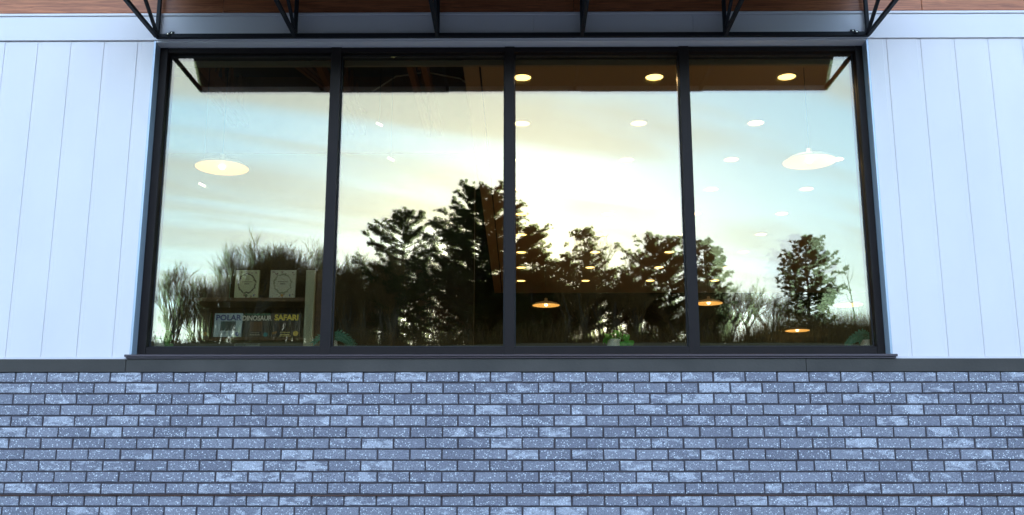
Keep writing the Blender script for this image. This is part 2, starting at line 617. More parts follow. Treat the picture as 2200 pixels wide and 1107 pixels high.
def build_ground():
    xs = list(np.linspace(-60, 60, 61))
    xs = [-1500, -600, -250, -120, -85] + xs + [85, 120, 250, 600, 1500]
    ys = [-2500, -1200, -500, -250, -160, -120, -100, -90, -82] + list(np.linspace(-76, -18, 59)) + [-14, -8, 0, 12, 40, 120, 400, 1500]
    v = [(x, y, terrain(x, y)) for y in ys for x in xs]
    nx = len(xs)
    f = [(j * nx + i, j * nx + i + 1, (j + 1) * nx + i + 1, (j + 1) * nx + i) for j in range(len(ys) - 1) for i in range(nx - 1)]
    b = MB(); b.v, b.f = v, f
    tag(b.build('ground', 'dry_grass', smooth=True), kind='structure')
    lot = MB().box(-60, 60, -19, -2.6, -0.10, 0.012)
    lot = lot.build('parking_lot', 'lot_concrete'); tag(lot, kind='structure')
    for i in range(-6, 7):
        MB().box(i * 2.75 - 0.05, i * 2.75 + 0.05, -18.4, -13.6, 0.010, 0.016).build('painted_line', 'line_paint', lot)
    walk = MB().box(-60, 60, -2.58, -0.02, -0.1, 0.14, 0.015).build('sidewalk', 'concrete'); tag(walk, kind='structure')


build_ground()

# ------------------------------------------------------------------ brick wall
rnd = random.Random(7)
BW, BH = 0.2032, 0.0695          # brick + joint, course
BTOP = 2.092                     # top of the brickwork
JOINT_V, JOINT_H = 0.0105, 0.0105


def brick_mesh(w, h, seed):
    """one brick: uneven arrises, slight chamfer, face a hair out of true; origin at its face centre"""
    r = random.Random(seed)
    d = 0.055
    j = lambda a: r.uniform(-a, a)
    b = MB()
    # outline points of the face, 3 along each long edge, walked anticlockwise seen from the front (-Y)
    out = [(-w / 2, -h / 2), (-w / 6, -h / 2), (w / 6, -h / 2), (w / 2, -h / 2), (w / 2, h / 2), (w / 6, h / 2), (-w / 6, h / 2), (-w / 2, h / 2)]
    out = [(x + j(0.0011), z + j(0.0011)) for x, z in out]
    c = 0.0032
    ins = [(x - math.copysign(c if abs(x) > w / 3 else 0, x) + j(0.0006), z - math.copysign(c, z) + j(0.0006)) for x, z in out]
    n = len(out)
    for x, z in ins:
        b.v.append((x, j(0.0010), z))
    for x, z in out:
        b.v.append((x, 0.0032 + j(0.0005), z))
    for x, z in out:
        b.v.append((x, d, z))
    # face split so that it can be uneven
    b.f += [(0, 1, 6, 7), (1, 2, 5, 6), (2, 3, 4, 5)]
    for k in range(n):
        q = (k + 1) % n
        b.f.append((n + k, n + q, q, k))
        b.f.append((2 * n + k, 2 * n + q, n + q, n + k))
    return b


def build_brick_wall():
    root = thing('brick_wall', 'grey speckled brick wall below the long window, laid in running bond', 'wall', (0, 0, 0))
    MB().box(-7.05, 7.05, 0.0075, 0.30, -0.05, BTOP - 0.004).build('mortar', 'mortar', root)
    # layout: (x centre, z centre, width)
    lay = []
    x_odd, x_even = -3.236, -3.131
    nrow = 30
    splits = {8: 1.62, 9: 1.50, 10: 1.36, 11: 1.66}
    for row in range(nrow):
        gap = 0.004 if row >= 11 else 0.0      # wider bed at the steel flashing
        z = BTOP - 0.0015 - row * BH - gap - (BH - JOINT_H) / 2
        x0 = (x_odd if row % 2 == 0 else x_even) - 18 * BW
        x = x0
        while x < 7.0:
            w = BW
            n_left = splits.get(row)
            if n_left and x <= n_left < x + BW and row in splits:
                a, c = {8: (1.46, 0.54), 9: (1.42, 1.58), 10: (1.44, 0.56), 11: (1.2, 0.8)}[row]
                lay.append((x + a * BW / 2, z, a * BW)); lay.append((x + a * BW + c * BW / 2, z, c * BW))
                x += (a + c) * BW
                continue
            lay.append((x + w / 2, z, w))
            x += w
    lay = [(x, z, w) for x, z, w in lay if -7.0 < x - w / 2 and x + w / 2 < 7.0 and z > 0.02]
    # which show largest in the photo: whole inside the frame, nearest the eye first
    cx, cz = 0.0, 1.45

    def in_frame(x, z, w):
        return abs(x + 0.05) + w / 2 < 3.30 and 1.245 < z < BTOP
    ranked = sorted([t for t in lay if in_frame(*t)], key=lambda t: ((t[0] - cx) ** 2 * 0.25 + (t[1] - cz) ** 2) - 5 * (t[2] > 0.21))
    single = ranked[:300]
    sset = set(single)
    variants = [brick_mesh(BW - JOINT_V, BH - JOINT_H, 100 + i).mesh('brick', 'brick') for i in range(12)]
    odd = {}
    for (x, z, w) in single:
        if abs(w - BW) < 1e-4:
            me = rnd.choice(variants)
        else:
            k = round(w, 4)
            if k not in odd:
                odd[k] = brick_mesh(w - JOINT_V, BH - JOINT_H, int(k * 1e4)).mesh('brick', 'brick')
            me = odd[k]
        o = link('brick', me, root, (x + rnd.uniform(-0.0012, 0.0012), rnd.uniform(-0.0016, 0.0016), z + rnd.uniform(-0.0014, 0.0014)))
        o.rotation_euler = (rnd.uniform(-0.012, 0.012), rnd.uniform(-0.007, 0.007), rnd.uniform(-0.008, 0.008))
    rest = MB()
    src = [brick_mesh(BW - JOINT_V, BH - JOINT_H, 200 + i) for i in range(8)]
    for (x, z, w) in lay:
        if (x, z, w) in sset:
            continue
        s = rnd.choice(src) if abs(w - BW) < 1e-4 else brick_mesh(w - JOINT_V, BH - JOINT_H, int(w * 1e4))
        i = len(rest.v)
        dy = rnd.uniform(-0.0016, 0.0016)
        rest.v += [(a + x, b + dy, c + z) for a, b, c in s.v]
        rest.f += [tuple(i + k for k in f) for f in s.f]
    tag(rest.build('outer_bricks', 'brick', root), kind='stuff')
    # thin steel flashing lip in the bed joint
    zf = BTOP - 11 * BH - 0.0035
    fl = MB()
    xs = [-7.0, -4.5, -2.9, -1.62, -0.35, 0.34, 1.21, 2.30, 3.1, 4.5, 7.0]
    for a, b in zip(xs, xs[1:]):
        t = rnd.uniform(-0.0018, 0.0018)
        y = -0.006 + rnd.uniform(-0.002, 0.002)
        fl.box(a, b - 0.002, y, 0.02, zf - 0.0035 + t, zf + 0.003 + t)
    tag(fl.build('steel_flashing', 'flashing', root), 'thin rusty steel strip in the bed joint')
    # sill band over the brickwork, in lengths
    cuts = [-7.0, -2.53, 1.83, 7.0]
    for a, b in zip(cuts, cuts[1:]):
        MB().box(a + 0.0012, b - 0.0012, -0.004, 0.12, BTOP + 0.002, 2.178, 0.003).build('sill_block', 'sill_stone', root)


build_brick_wall()

# ------------------------------------------------------------------ white siding either side of the window
SY = 0.04


def siding_panel(x0, x1, z0, z1, lap):
    """one vertical shiplap board: flat face, a shallow step at its lapped edge"""
    b = MB()
    f = SY
    if lap > 0:    # step on the right edge
        prof = [(x0, f + 0.007), (x0, f + 0.001), (x0 + 0.002, f), (x1 - 0.028, f), (x1 - 0.025, f + 0.0025), (x1 - 0.0025, f + 0.0025), (x1 - 0.001, f + 0.007)]
    else:
        prof = [(x0 + 0.001, f + 0.007), (x0 + 0.0025, f + 0.0025), (x0 + 0.025, f + 0.0025), (x0 + 0.028, f), (x1 - 0.002, f), (x1, f + 0.001), (x1, f + 0.007)]
    i = len(b.v)
    for z in (z0, z1):
        b.v += [(x, y, z) for x, y in prof]
    n = len(prof)
    for k in range(n - 1):
        b.f.append((i + k, i + k + 1, i + n + k + 1, i + n + k))
    b.f.append(tuple(i + k for k in range(n)))
    b.f.append(tuple(i + n + k for k in range(n))[::-1])
    b.f.append((i, i + n, i + 2 * n - 1, i + n - 1))
    return b


def siding(side):
    if side < 0:
        root = thing('siding_wall', 'white vertical board siding to the left of the window', 'wall', (0, 0, 0))
        xs = [-2.527, -2.642, -2.875, -3.106, -3.336, -3.564, -3.794, -4.024, -4.254] + [-4.254 - 0.23 * k for k in range(1, 12)]
        for a, b in zip(xs[1:], xs):
            siding_panel(a, b, 2.196, 4.384, -1).build('siding_panel', 'siding', root)
        x0, x1 = -4.254 - 0.23 * 11, -2.527
    else:
        root = thing('siding_wall', 'white vertical board siding to the right of the window', 'wall', (0, 0, 0))
        xs = [2.402, 2.529, 2.763, 2.995, 3.226, 3.459, 3.69, 3.92, 4.15] + [4.15 + 0.23 * k for k in range(1, 12)]
        for a, b in zip(xs, xs[1:]):
            siding_panel(a, b, 2.196, 4.388, 1).build('siding_panel', 'siding', root)
        x0, x1 = 2.402, 4.15 + 0.23 * 11
    MB().box(x0, x1, SY + 0.0075, SY + 0.25, 2.18, 4.387).build('backing_board', 'siding', root)
    MB().box(x0, x1, SY - 0.012, SY + 0.007, 2.180, 2.1935, 0.002).build('starter_strip', 'trim_white', root)
    return root


siding(-1)
siding(1)

# white header band running over siding and window, and wood cladding above it
hb = thing('header_band', 'smooth white metal band between the siding and the wood planks, shaded under the awning', 'trim board', (0, 0, 0))
for a, b in ((-6.8, -2.49), (-2.4885, 0.1), (0.1015, 1.20), (1.2015, 6.7)):
    MB().box(a, b, SY - 0.012, SY + 0.2, 4.391, 4.566, 0.0015).build('band_panel', 'trim_white', hb)
MB().box(-6.8, 6.7, SY - 0.020, SY + 0.2, 4.5685, 4.588, 0.003).build('drip_edge', 'trim_white', hb)

wc = thing('wood_cladding', 'reddish brown horizontal wood planks at the top of the wall', 'wall', (0, 0, 0))
for row in range(4):
    z0 = 4.602 + row * 0.18
    cuts = [-6.8, -4.5, -2.065, 0.38, 2.795, 5.2, 6.7] if row % 2 == 0 else [-6.8, -5.6, -3.2, -0.9, 1.6, 4.0, 6.7]
    for a, b in zip(cuts, cuts[1:]):
        MB().box(a + 0.0015, b - 0.0015, SY + 0.004, SY + 0.024, z0, z0 + 0.174, 0.002).build('plank', 'wood', wc)
MB().box(-6.8, 6.7, SY + 0.026, SY + 0.25, 4.59, 6.2).build('backing_board', 'slot_black', wc)

# ------------------------------------------------------------------ the storefront window
OX0, OX1, OZ0, OZ1 = -2.527, 2.402, 2.196, 4.389
FX0, FX1, FZ0, FZ1 = -2.513, 2.388, 2.209, 4.376
FY = 0.122                        # face of the frame
GY = 0.170                        # outer pane
MULL = [(-1.313, -1.243), (-0.101, -0.034), (1.111, 1.179)]
GX0, GX1, GZ0, GZ1 = -2.449, 2.331, 2.276, 4.333


def build_window():
    w = thing('storefront_window', 'long dark framed four pane window mirroring trees and sky', 'window', (0, 0, 0))
    # pale metal lining of the reveal
    MB().box(OX0, FX0, SY - 0.004, 0.15, OZ0 - 0.004, OZ1, 0.001).build('reveal_lining', 'reveal', w)
    MB().box(FX1, OX1, SY - 0.004, 0.15, OZ0 - 0.004, OZ1, 0.001).build('reveal_lining', 'reveal', w)
    MB().box(FX0, FX1, SY - 0.004, 0.15, FZ1, OZ1, 0.001).build('reveal_lining', 'trim_white', w)
    # frame
    MB().box(FX0, GX0 - 0.008, FY, 0.27, FZ0, FZ1 - 0.002, 0.002).build('jamb', 'frame', w)
    MB().box(GX1 + 0.008, FX1, FY, 0.27, FZ0, FZ1 - 0.002, 0.002).build('jamb', 'frame', w)
    MB().box(GX0 - 0.007, GX1 + 0.007, FY + 0.004, 0.27, GZ1 + 0.006, FZ1 - 0.003, 0.002).build('head_rail', 'frame', w)
    MB().box(GX0 - 0.007, GX1 + 0.007, FY + 0.003, 0.27, FZ0 + 0.001, GZ0 - 0.004, 0.002).build('bottom_rail', 'frame', w)
    for a, b in MULL:
        MB().box(a, b, FY + 0.001, 0.26, GZ0 - 0.060, GZ1 + 0.045, 0.002).build('mullion', 'frame', w)
    # glazing: outer and inner lite per bay, with gasket
    xs = [GX0] + [v for p in MULL for v in p] + [GX1]
    tilt = [(0.05, -0.16), (0.03, 0.09), (-0.04, 0.10), (0.06, 0.36)]
    for k in range(4):
        a, b = xs[2 * k], xs[2 * k + 1]
        cx, cz = (a + b) / 2, (GZ0 + GZ1) / 2
        hw, hh = (b - a) / 2 - 0.001, (GZ1 - GZ0) / 2 - 0.001
        p = MB().box(-hw, hw, 0, 0.006, -hh, hh).build('glass_pane', 'glass_outer', w)
        p.location = (cx, GY, cz)
        p.rotation_euler = (R((0.02, -0.015, 0.01, -0.02)[k]), 0, R((0.03, -0.025, 0.02, -0.04)[k]))
        q = MB().box(-hw, hw, 0, 0.006, -hh, hh).build('inner_pane', 'glass_inner', p)
        q.location = (0, 0.024, 0)
        q.rotation_euler = (R(tilt[k][0]), 0, R(tilt[k][1]))
        g = MB()
        a, b, ZB, ZT = -hw, hw, -hh, hh
        t = 0.007
        g.box(a, a + t, -0.008, -0.001, ZB, ZT)
        g.box(b - t, b, -0.008, -0.001, ZB, ZT)
        g.box(a + t, b - t, -0.008, -0.001, ZB, ZB + t * 0.6)
        g.box(a + t, b - t, -0.008, -0.001, ZT - t * 0.6, ZT)
        g.build('gasket', 'gasket', p)
    MB().box(GX0, GX1, 0.275, 0.30, 4.300, 4.338).build('inner_head_strip', 'head_strip', w)  # interior stop; the light it reflects is put into its pale colour
    # projecting metal subsill with two lips
    MB().box(-2.538, 2.412, -0.022, 0.119, 2.1905, 2.2055, 0.002).build('subsill', 'sill_metal', w)
    MB().box(-2.530, 2.404, -0.014, 0.118, 2.1800, 2.1880, 0.001).build('sill_lip', 'sill_metal', w)


build_window()

# ------------------------------------------------------------------ awning
AY0, AZ0 = -0.66, 4.405          # front edge
AW0, AW1 = -2.515, 2.415
RISE = 0.93                      # rise per metre back
BX = [-2.497, -1.543, -0.562, 0.433, 1.414, 2.392]


def build_awning():
    r = thing('awning', 'black steel bracketed awning over the window, its shaded underside above the glass', 'awning', (0, 0, 0))
    wy = SY - 0.022
    # ledger beam on the wall
    MB().box(AW0 + 0.01, AW1 - 0.01, wy - 0.03, wy - 0.001, 4.391, 4.420, 0.002).build('ledger_beam', 'black_steel', r)
    zt = AZ0 + RISE * (wy - AY0)
    for x in BX:
        br = MB().box(x - 0.0125, x + 0.0125, wy - 0.028, wy - 0.002, 4.421, zt - 0.03, 0.002).build('bracket', 'black_steel', r)
        MB().bar((x, wy - 0.03, 4.402), (x, AY0 + 0.02, AZ0 - 0.004), 0.024, 0.024).build('chord', 'black_steel', br)
        ym = -0.40
        MB().bar((x, wy - 0.025, 4.424), (x, ym, AZ0 + RISE * (ym - AY0) - 0.012), 0.02, 0.02).build('strut', 'black_steel', br)
    # sloping roof sheets and front edge strips, in lengths
    cuts = [AW0, -1.62, -0.55, 0.48, 1.44, AW1]
    for k, (a, b) in enumerate(zip(cuts, cuts[1:])):
        m = MB()
        t = 0.022
        i = 0
        y0, y1 = AY0 + 0.012, wy - 0.004
        z0, z1 = AZ0 + RISE * 0.012 + 0.012, AZ0 + RISE * (y1 - AY0) + 0.012
        for zz in (0, t):
            m.v += [(a, y0, z0 + zz), (b - 0.0001, y0, z0 + zz), (b - 0.0001, y1, z1 + zz), (a, y1, z1 + zz)]
        m.f += [(0, 3, 2, 1), (4, 5, 6, 7), (0, 1, 5, 4), (1, 2, 6, 5), (2, 3, 7, 6), (3, 0, 4, 7)]
        sh = m.build('roof_sheet', 'awning_sheet', r)
        MB().bar((b - 0.012, y0, z0 + 0.03), (b - 0.012, y1, z1 + 0.03), 0.03, 0.016).build('seam', 'awning_sheet', sh)
        MB().bar((a + 0.012, y0, z0 + 0.03), (a + 0.012, y1, z1 + 0.03), 0.024, 0.016).build('seam', 'awning_sheet', sh)
        dz = (0.0, -0.004, 0.001, -0.002, 0.003)[k]
        MB().box(a + 0.001, b - 0.001, AY0 - 0.018, AY0 + 0.010, AZ0 - 0.012 + dz, AZ0 + 0.052 + dz, 0.002).build('front_edge', 'awning_edge', r)
    for x in (-2.403, 2.296):
        s = 1 if x > 0 else -1
        c = MB().box(x - 0.016, x + 0.016, SY - 0.021, SY - 0.0125, 4.4215, 4.449, 0.001).build('clip', 'black_steel', r)
        MB().box(x - s * 0.020 - 0.014 + 0.03 * s, x - s * 0.020 + 0.014 + 0.03 * s, wy - 0.040, wy - 0.031, 4.402, 4.4205, 0.001).build('clip_foot', 'black_steel', c)
        for (bx, by, bz) in ((x + 0.0, SY - 0.0235, 4.437), (x + 0.012 * s, wy - 0.042, 4.412)):
            MB().tube([(bx, by + 0.003, bz), (bx, by - 0.003, bz)], [0.0055, 0.0045], 8).build('bolt', 'steel_bolt', c)


build_awning()

# ------------------------------------------------------------------ room behind the glass
CEIL = 4.352
DX = -0.388                       # left edge of the lowered ceiling
FLOOR = 1.05
fl = MB().box(-9, 9, 0.31, 10.0, FLOOR - 0.1, FLOOR).build('interior_floor', 'floor_dark'); tag(fl, kind='structure')
bw = MB().box(-9, 9, 9.85, 10.05, FLOOR, 8.0).build('interior_back_wall', 'wall_dark'); tag(bw, kind='structure')
for x in (-9.2, 9.0):
    tag(MB().box(x, x + 0.2, 0.31, 10.05, FLOOR, 8.0).build('interior_side_wall', 'wall_dark'), kind='structure')
fw = MB()
fw.box(-9, 9, 0.275, 0.305, FLOOR, 2.205); fw.box(-9, FX0, 0.275, 0.305, 2.205, 4.39); fw.box(FX1, 9, 0.275, 0.305, 2.205, 4.39)
fw.box(-9, 9, 0.275, 0.305, 4.39, 8.0)
tag(fw.build('interior_front_wall', 'wall_dark'), kind='structure')
tag(MB().box(-9, 9, 0.31, 10.05, 8.0, 8.1).build('roof_deck', 'deck'), kind='structure')

lc = link('lowered_ceiling', None); tag(lc, kind='structure')
MB().box(DX, -0.296, 0.31, 9.8, CEIL, CEIL + 0.10).build('ceiling_panel', 'ceiling_tile', lc)
MB().box(-0.280, 8.8, 0.31, 9.8, CEIL, CEIL + 0.10).build('ceiling_panel', 'ceiling_tile', lc)
MB().box(-0.296, -0.280, 0.31, 9.8, CEIL + 0.03, CEIL + 0.10).build('shadow_slot', 'slot_black', lc)
MB().box(DX, 8.8, 9.80, 9.84, 3.30, CEIL + 0.1).build('bulkhead', 'wall_dark', lc)
MB().box(DX - 0.02, DX - 0.001, 0.31, 9.8, CEIL - 0.004, 7.2).build('fascia', 'ceiling_tile', lc)

# open ceiling on the left: partition, joists, conduit
ip = MB().box(-8.9, DX - 0.03, 2.6, 2.75, FLOOR, 4.40).build('interior_partition', 'slot_black'); tag(ip, kind='structure')  # lower partition: the shade on it is painted in as near black
MB().box(-8.9, DX - 0.03, 2.58, 2.75, 4.402, 5.16).build('partition_top', 'wall_brown', ip)  # top of the same partition, kept brown as the lit part
jn = 0
for (x, z, lab) in ((-2.62, 4.70, 'pair of brown joists at the left end of the open ceiling'), (-1.52, 4.62, 'pair of brown joists above the left mullion in the open ceiling'),
                    (-0.80, 4.60, 'pair of orange brown joists left of the pale lowered ceiling')):
    j = thing('roof_joist', lab, 'joist', (x, 0.35, z), 'joists in the open ceiling')
    for dx in (-0.055, 0.055):
        MB().box(dx - 0.022, dx + 0.022, 0, 2.2, -0.05, 0.05).build('chord', 'joist', j)
    web = MB()
    for k in range(7):
        y = 0.15 + k * 0.3
        web.bar((0, y, 0.02), (0, y + 0.15, 0.42), 0.02, 0.02); web.bar((0, y + 0.15, 0.42), (0, y + 0.3, 0.02), 0.02, 0.02)
    web.build('web_bar', 'joist', j)
cd = MB()
for dx in (0, 0.05, 0.10):
    cd.tube([(-1.95 + dx, 0.4, 4.75), (-1.85 + dx, 1.3, 4.74), (-1.55 + dx, 2.55, 4.80)], [0.014] * 3, 6)
tag(cd.build('conduit_run', 'joist'), 'three thin conduits crossing the open ceiling above the first pane', 'conduit')
cb = MB().tube([(-1.25, 1.6, 4.62), (-1.05, 1.6, 4.76), (-0.8, 1.6, 4.80), (-0.5, 1.6, 4.74), (-0.42, 1.6, 4.68)], [0.007] * 5, 6)
tag(cb.build('hanging_cable', 'shade_metal'), 'thin pale cable sagging in the open ceiling of the second pane', 'cable')

# recessed downlights, a square grid of columns and rows
ROW0, ROWS, COLS = 0.62, 1.012, 0.985
seen = {(0, 0): 'recessed warm light in the front ceiling row, half hidden by the middle mullion',
        (1, 0): 'recessed warm light in the front ceiling row of the third pane',
        (2, 0): 'recessed warm light in the front ceiling row of the fourth pane',
        (0, 1): 'second row recessed light beside the middle mullion',
        (1, 1): 'second row recessed light near the right edge of the third pane',
        (2, 1): 'second row recessed light below the front one in the fourth pane'}
rows_word = ['front', 'second', 'third', 'fourth', 'fifth', 'sixth', 'seventh', 'eighth', 'last']
cols_word = ['ceiling column nearest the middle mullion', 'second ceiling column right of the middle mullion',
             'third ceiling column right of the middle mullion', 'fourth ceiling column right of the middle mullion']


def make_downlight():
    d = thing('downlight', 'x', 'downlight', (0, 0, CEIL), 'recessed lights in the lowered ceiling')
    MB().lathe([(0.079, 0.0), (0.079, -0.004), (0.066, -0.006), (0.064, 0.0)], 28).build('trim_ring', 'white_ring', d, True)
    l = MB(); l.lathe([(0.0645, -0.0025), (0.04, -0.0035), (0.001, -0.004)], 28)
    l.build('lens', 'downlight_lens', d, True)
    return d


lamp_light = bpy.data.lights.new('lamp_light', 'SPOT')     # the light the lit downlights throw down
lamp_light.energy = 2.6
lamp_light.color = (1.0, 0.68, 0.38)
lamp_light.spot_size = R(150)
lamp_light.spot_blend = 0.6
lamp_light.shadow_soft_size = 0.0
proto = make_downlight()
first = True
kd = kids_of(proto)
for c in range(4):
    for r_ in range(9):
        if c == 3 and r_ < 2:
            continue      # outside the glass
        d = proto if first else copy_tree(proto, kd)
        first = False
        d.location = (0.022 + c * COLS, ROW0 + r_ * ROWS, CEIL - 0.001)
        if r_ in (0, 2, 5):
            link('lamp_light', lamp_light, d, (0, 0, -0.009))
        d['label'] = seen.get((c, r_), f'recessed light in the {rows_word[r_]} row, {cols_word[c]}')


def make_pendant():
    p = thing('pendant_lamp', 'x', 'pendant lamp', (0, 0, 0), 'saucer pendants hung from the ceiling')
    MB().lathe([(0.186, 0.0), (0.188, 0.006), (0.15, 0.030), (0.07, 0.052), (0.022, 0.060), (0.018, 0.10), (0.004, 0.104)], 48).build('shade', 'shade_metal', p, True)
    MB().lathe([(0.1845, 0.0035), (0.10, 0.0115), (0.001, 0.016)], 48).build('diffuser', 'pendant_lens', p, True)
    MB().lathe([(0.001, -0.012), (0.016, -0.006), (0.024, 0.008), (0.012, 0.02)], 16).build('bulb', 'bulb', p, True)
    return p


pp = make_pendant()
kd = kids_of(pp)
first = True
for (x, y, z, top, lab) in (
        (-2.132, 0.46, 3.60, 5.6, 'large glowing saucer pendant hanging in the first pane'),
        (2.073, 0.46, 3.635, CEIL, 'large glowing saucer pendant hanging in the fourth pane'),
        (0.357, 7.05, 3.690, CEIL, 'small orange saucer pendant beside the middle mullion'),
        (2.545, 7.0, 3.705, CEIL, 'small orange saucer pendant just right of the third mullion'),
        (4.42, 7.0, 3.680, CEIL, 'small orange saucer pendant right of the lone pine'),
        (4.265, 9.0, 3.614, CEIL, 'lowest orange saucer pendant under the lone pine')):
    p = pp if first else copy_tree(pp, kd)
    first = False
    p.location = (x, y, z); p['label'] = lab
    MB().tube([(0, 0, 0.1), (0, 0, top - z)], [0.0032, 0.0032], 6).build('cord', 'cord', p)

# small linear lights far in the open ceiling
for (x, y, z, lab) in ((-2.36, 0.75, 3.56, 'small bright dash of light under the left pendant'),
                       (-1.09, 1.0, 4.12, 'small bright dash of light high in the second pane'),
                       (-1.02, 1.2, 3.90, 'small faint dash of light lower in the second pane')):
    t = thing('track_light', lab, 'spotlight', (x, y, z), 'small spotlights in the open ceiling')
    MB().tube([(0, 0, 0.025), (0, 0, 5.2 - z)], [0.003, 0.003], 6).build('stem', 'cord', t)
    MB().tube([(-0.024, 0, 0.012), (0.024, 0.0, -0.012)], [0.009, 0.009], 10).build('lamp', 'spot_lens', t)

# ------------------------------------------------------------------ shelf of books in the first bay
bs = thing('bookshelf', 'shop display shelf with pale end board behind the first pane', 'shelf', (0, 0, 0))
MB().box(-2.30, -1.506, 0.54, 0.80, 2.366, 2.394, 0.002).build('shelf_board', 'shelf_wood', bs)
MB().box(-2.30, -1.506, 0.54, 0.80, 2.644, 2.672, 0.002).build('shelf_board', 'shelf_wood', bs)
MB().box(-1.504, -1.440, 0.50, 0.82, FLOOR, 2.862, 0.003).build('end_board', 'sage_board', bs)
MB().box(-1.438, -1.392, 0.53, 0.82, FLOOR, 2.872, 0.003).build('end_board', 'shelf_wood', bs)
MB().box(-2.30, -1.506, 0.82, 0.83, FLOOR, 2.66).build('back_panel', 'wall_dark', bs)

PLAIN = {}


def plain(c, rough=0.5):
    k = tuple(round(v, 3) for v in c)
    if k not in PLAIN:
        nm = 'print_%d' % len(PLAIN)
        mat(nm, c, rough)
        PLAIN[k] = nm
    return PLAIN[k]


def lettering(txt, size, color, parent, x, y, z, bold=0.0, align='CENTER', sx=1.0):
    cu = bpy.data.curves.new('lettering', 'FONT')
    cu.body = txt
    cu.size = size
    cu.align_x = align
    cu.offset = bold
    cu.extrude = 0.0004
    cu.resolution_u = 3
    cu.materials.append(MATS[plain(color)])
    tmp = bpy.data.objects.new('lettering', cu)
    COL.objects.link(tmp)
    me = bpy.data.meshes.new_from_object(tmp.evaluated_get(bpy.context.evaluated_depsgraph_get()))
    bpy.data.objects.remove(tmp)
    o = link('lettering', me, parent, (x, y, z))
    o.rotation_euler = (R(90), 0, 0)
    o.scale = (sx, 1, 1)
    return o


def print_line(w, h, color, parent, x, z):
    """a line of small print too fine to read: a row of short dashes"""
    r = random.Random(int(w * 1e5))
    m = MB()
    u = -w / 2
    while u < w / 2:
        d = r.uniform(0.10, 0.22) * w
        m.box(x + u, x + min(u + d, w / 2), -0.0012, 0.0, z, z + h)
        u += d + 0.03 * w
    m.build('print_line', plain(color), parent)


def disc(name, r, color, parent, x, y, z, n=20):
    m = MB()
    m.tube([(0, 0.0006, 0), (0, -0.0012, 0)], [r, r], n)
    o = m.build(name, plain(color), parent)
    o.location = (x, y, z)
    return o


def book(label, x0, x1, z0, z1, y, cover, spine, t=0.022):
    b = thing('book', label, 'book', ((x0 + x1) / 2, y, z0), 'books displayed behind the first pane')
    w, h = x1 - x0, z1 - z0
    MB().box(-w / 2, w / 2, 0, 0.003, 0, h, 0.0008).build('cover', plain(cover, 0.4), b)
    MB().box(-w / 2 + 0.002, w / 2 - 0.003, 0.0035, t, 0.002, h - 0.002).build('pages', plain((0.6, 0.57, 0.48)), b)
    MB().box(w / 2 - 0.0025, w / 2, 0.0035, t + 0.002, 0, h).build('spine', plain(spine), b)
    b.rotation_euler = (R(-4), 0, 0)
    return b, w, h


b, w, h = book('light blue square book titled POLAR with a blue seal', -2.163, -1.965, 2.396, 2.572, 0.60, (0.45, 0.62, 0.80), (0.12, 0.22, 0.34))
lettering('POLAR', 0.055, (0.03, 0.07, 0.32), b, 0.0, -0.0012, h - 0.050, 0.0018, sx=1.05)
MB().box(-0.052, 0.055, -0.0014, 0.0, 0.050, 0.118).build('picture', plain((0.02, 0.075, 0.10)), b)
disc('seal', 0.0155, (0.015, 0.06, 0.45), b, 0.070, 0, 0.026)
lettering('A PARTICULAR', 0.009, (0.08, 0.12, 0.3), b, -0.005, -0.0012, 0.030)
b, w, h = book('black square book titled DINOSAUR in white with a teal seal', -1.955, -1.768, 2.396, 2.572, 0.60, (0.012, 0.014, 0.013), (0.25, 0.27, 0.28))
MB().box(-w / 2 + 0.002, w / 2 - 0.002, -0.0012, 0.0, h - 0.016, h - 0.002).build('picture', plain((0.02, 0.12, 0.07)), b)
lettering('DINOSAUR', 0.048, (0.82, 0.84, 0.80), b, 0.0, -0.0016, h - 0.052, 0.0014, sx=0.86)
MB().box(-0.046, 0.040, -0.0014, 0.0, 0.045, 0.115).build('picture', plain((0.11, 0.05, 0.014)), b)
disc('seal', 0.0155, (0.01, 0.28, 0.36), b, 0.068, 0, 0.022)
lettering('A PARTICULAR', 0.009, (0.7, 0.7, 0.66), b, -0.008, -0.0012, 0.032)
print_line(0.070, 0.004, (0.7, 0.7, 0.66), b, -0.008, 0.018)
b, w, h = book('dark slate square book titled SAFARI in yellow with a yellow seal', -1.758, -1.549, 2.396, 2.572, 0.60, (0.030, 0.032, 0.036), (0.24, 0.23, 0.17))
lettering('SAFARI', 0.056, (0.90, 0.74, 0.10), b, 0.002, -0.0012, h - 0.050, 0.0022, sx=0.98)
MB().box(-0.062, 0.062, -0.0014, 0.0, 0.052, 0.112).build('picture', plain((0.030, 0.022, 0.014)), b)
disc('seal', 0.018, (0.92, 0.72, 0.16), b, 0.072, 0, 0.030)
tg = MB().box(-0.018, 0.018, -0.0014, 0.0, -0.008, 0.008).build('sticker', plain((0.30, 0.15, 0.03)), b)
tg.location = (-0.078, 0, 0.034); tg.rotation_euler = (0, R(-18), 0)
lettering('A PARTICULAR', 0.0105, (0.9, 0.8, 0.3), b, -0.002, -0.0012, 0.034, 0.0002)
print_line(0.066, 0.005, (0.9, 0.8, 0.3), b, -0.002, 0.020)
print_line(0.080, 0.005, (0.9, 0.8, 0.3), b, -0.002, 0.009)
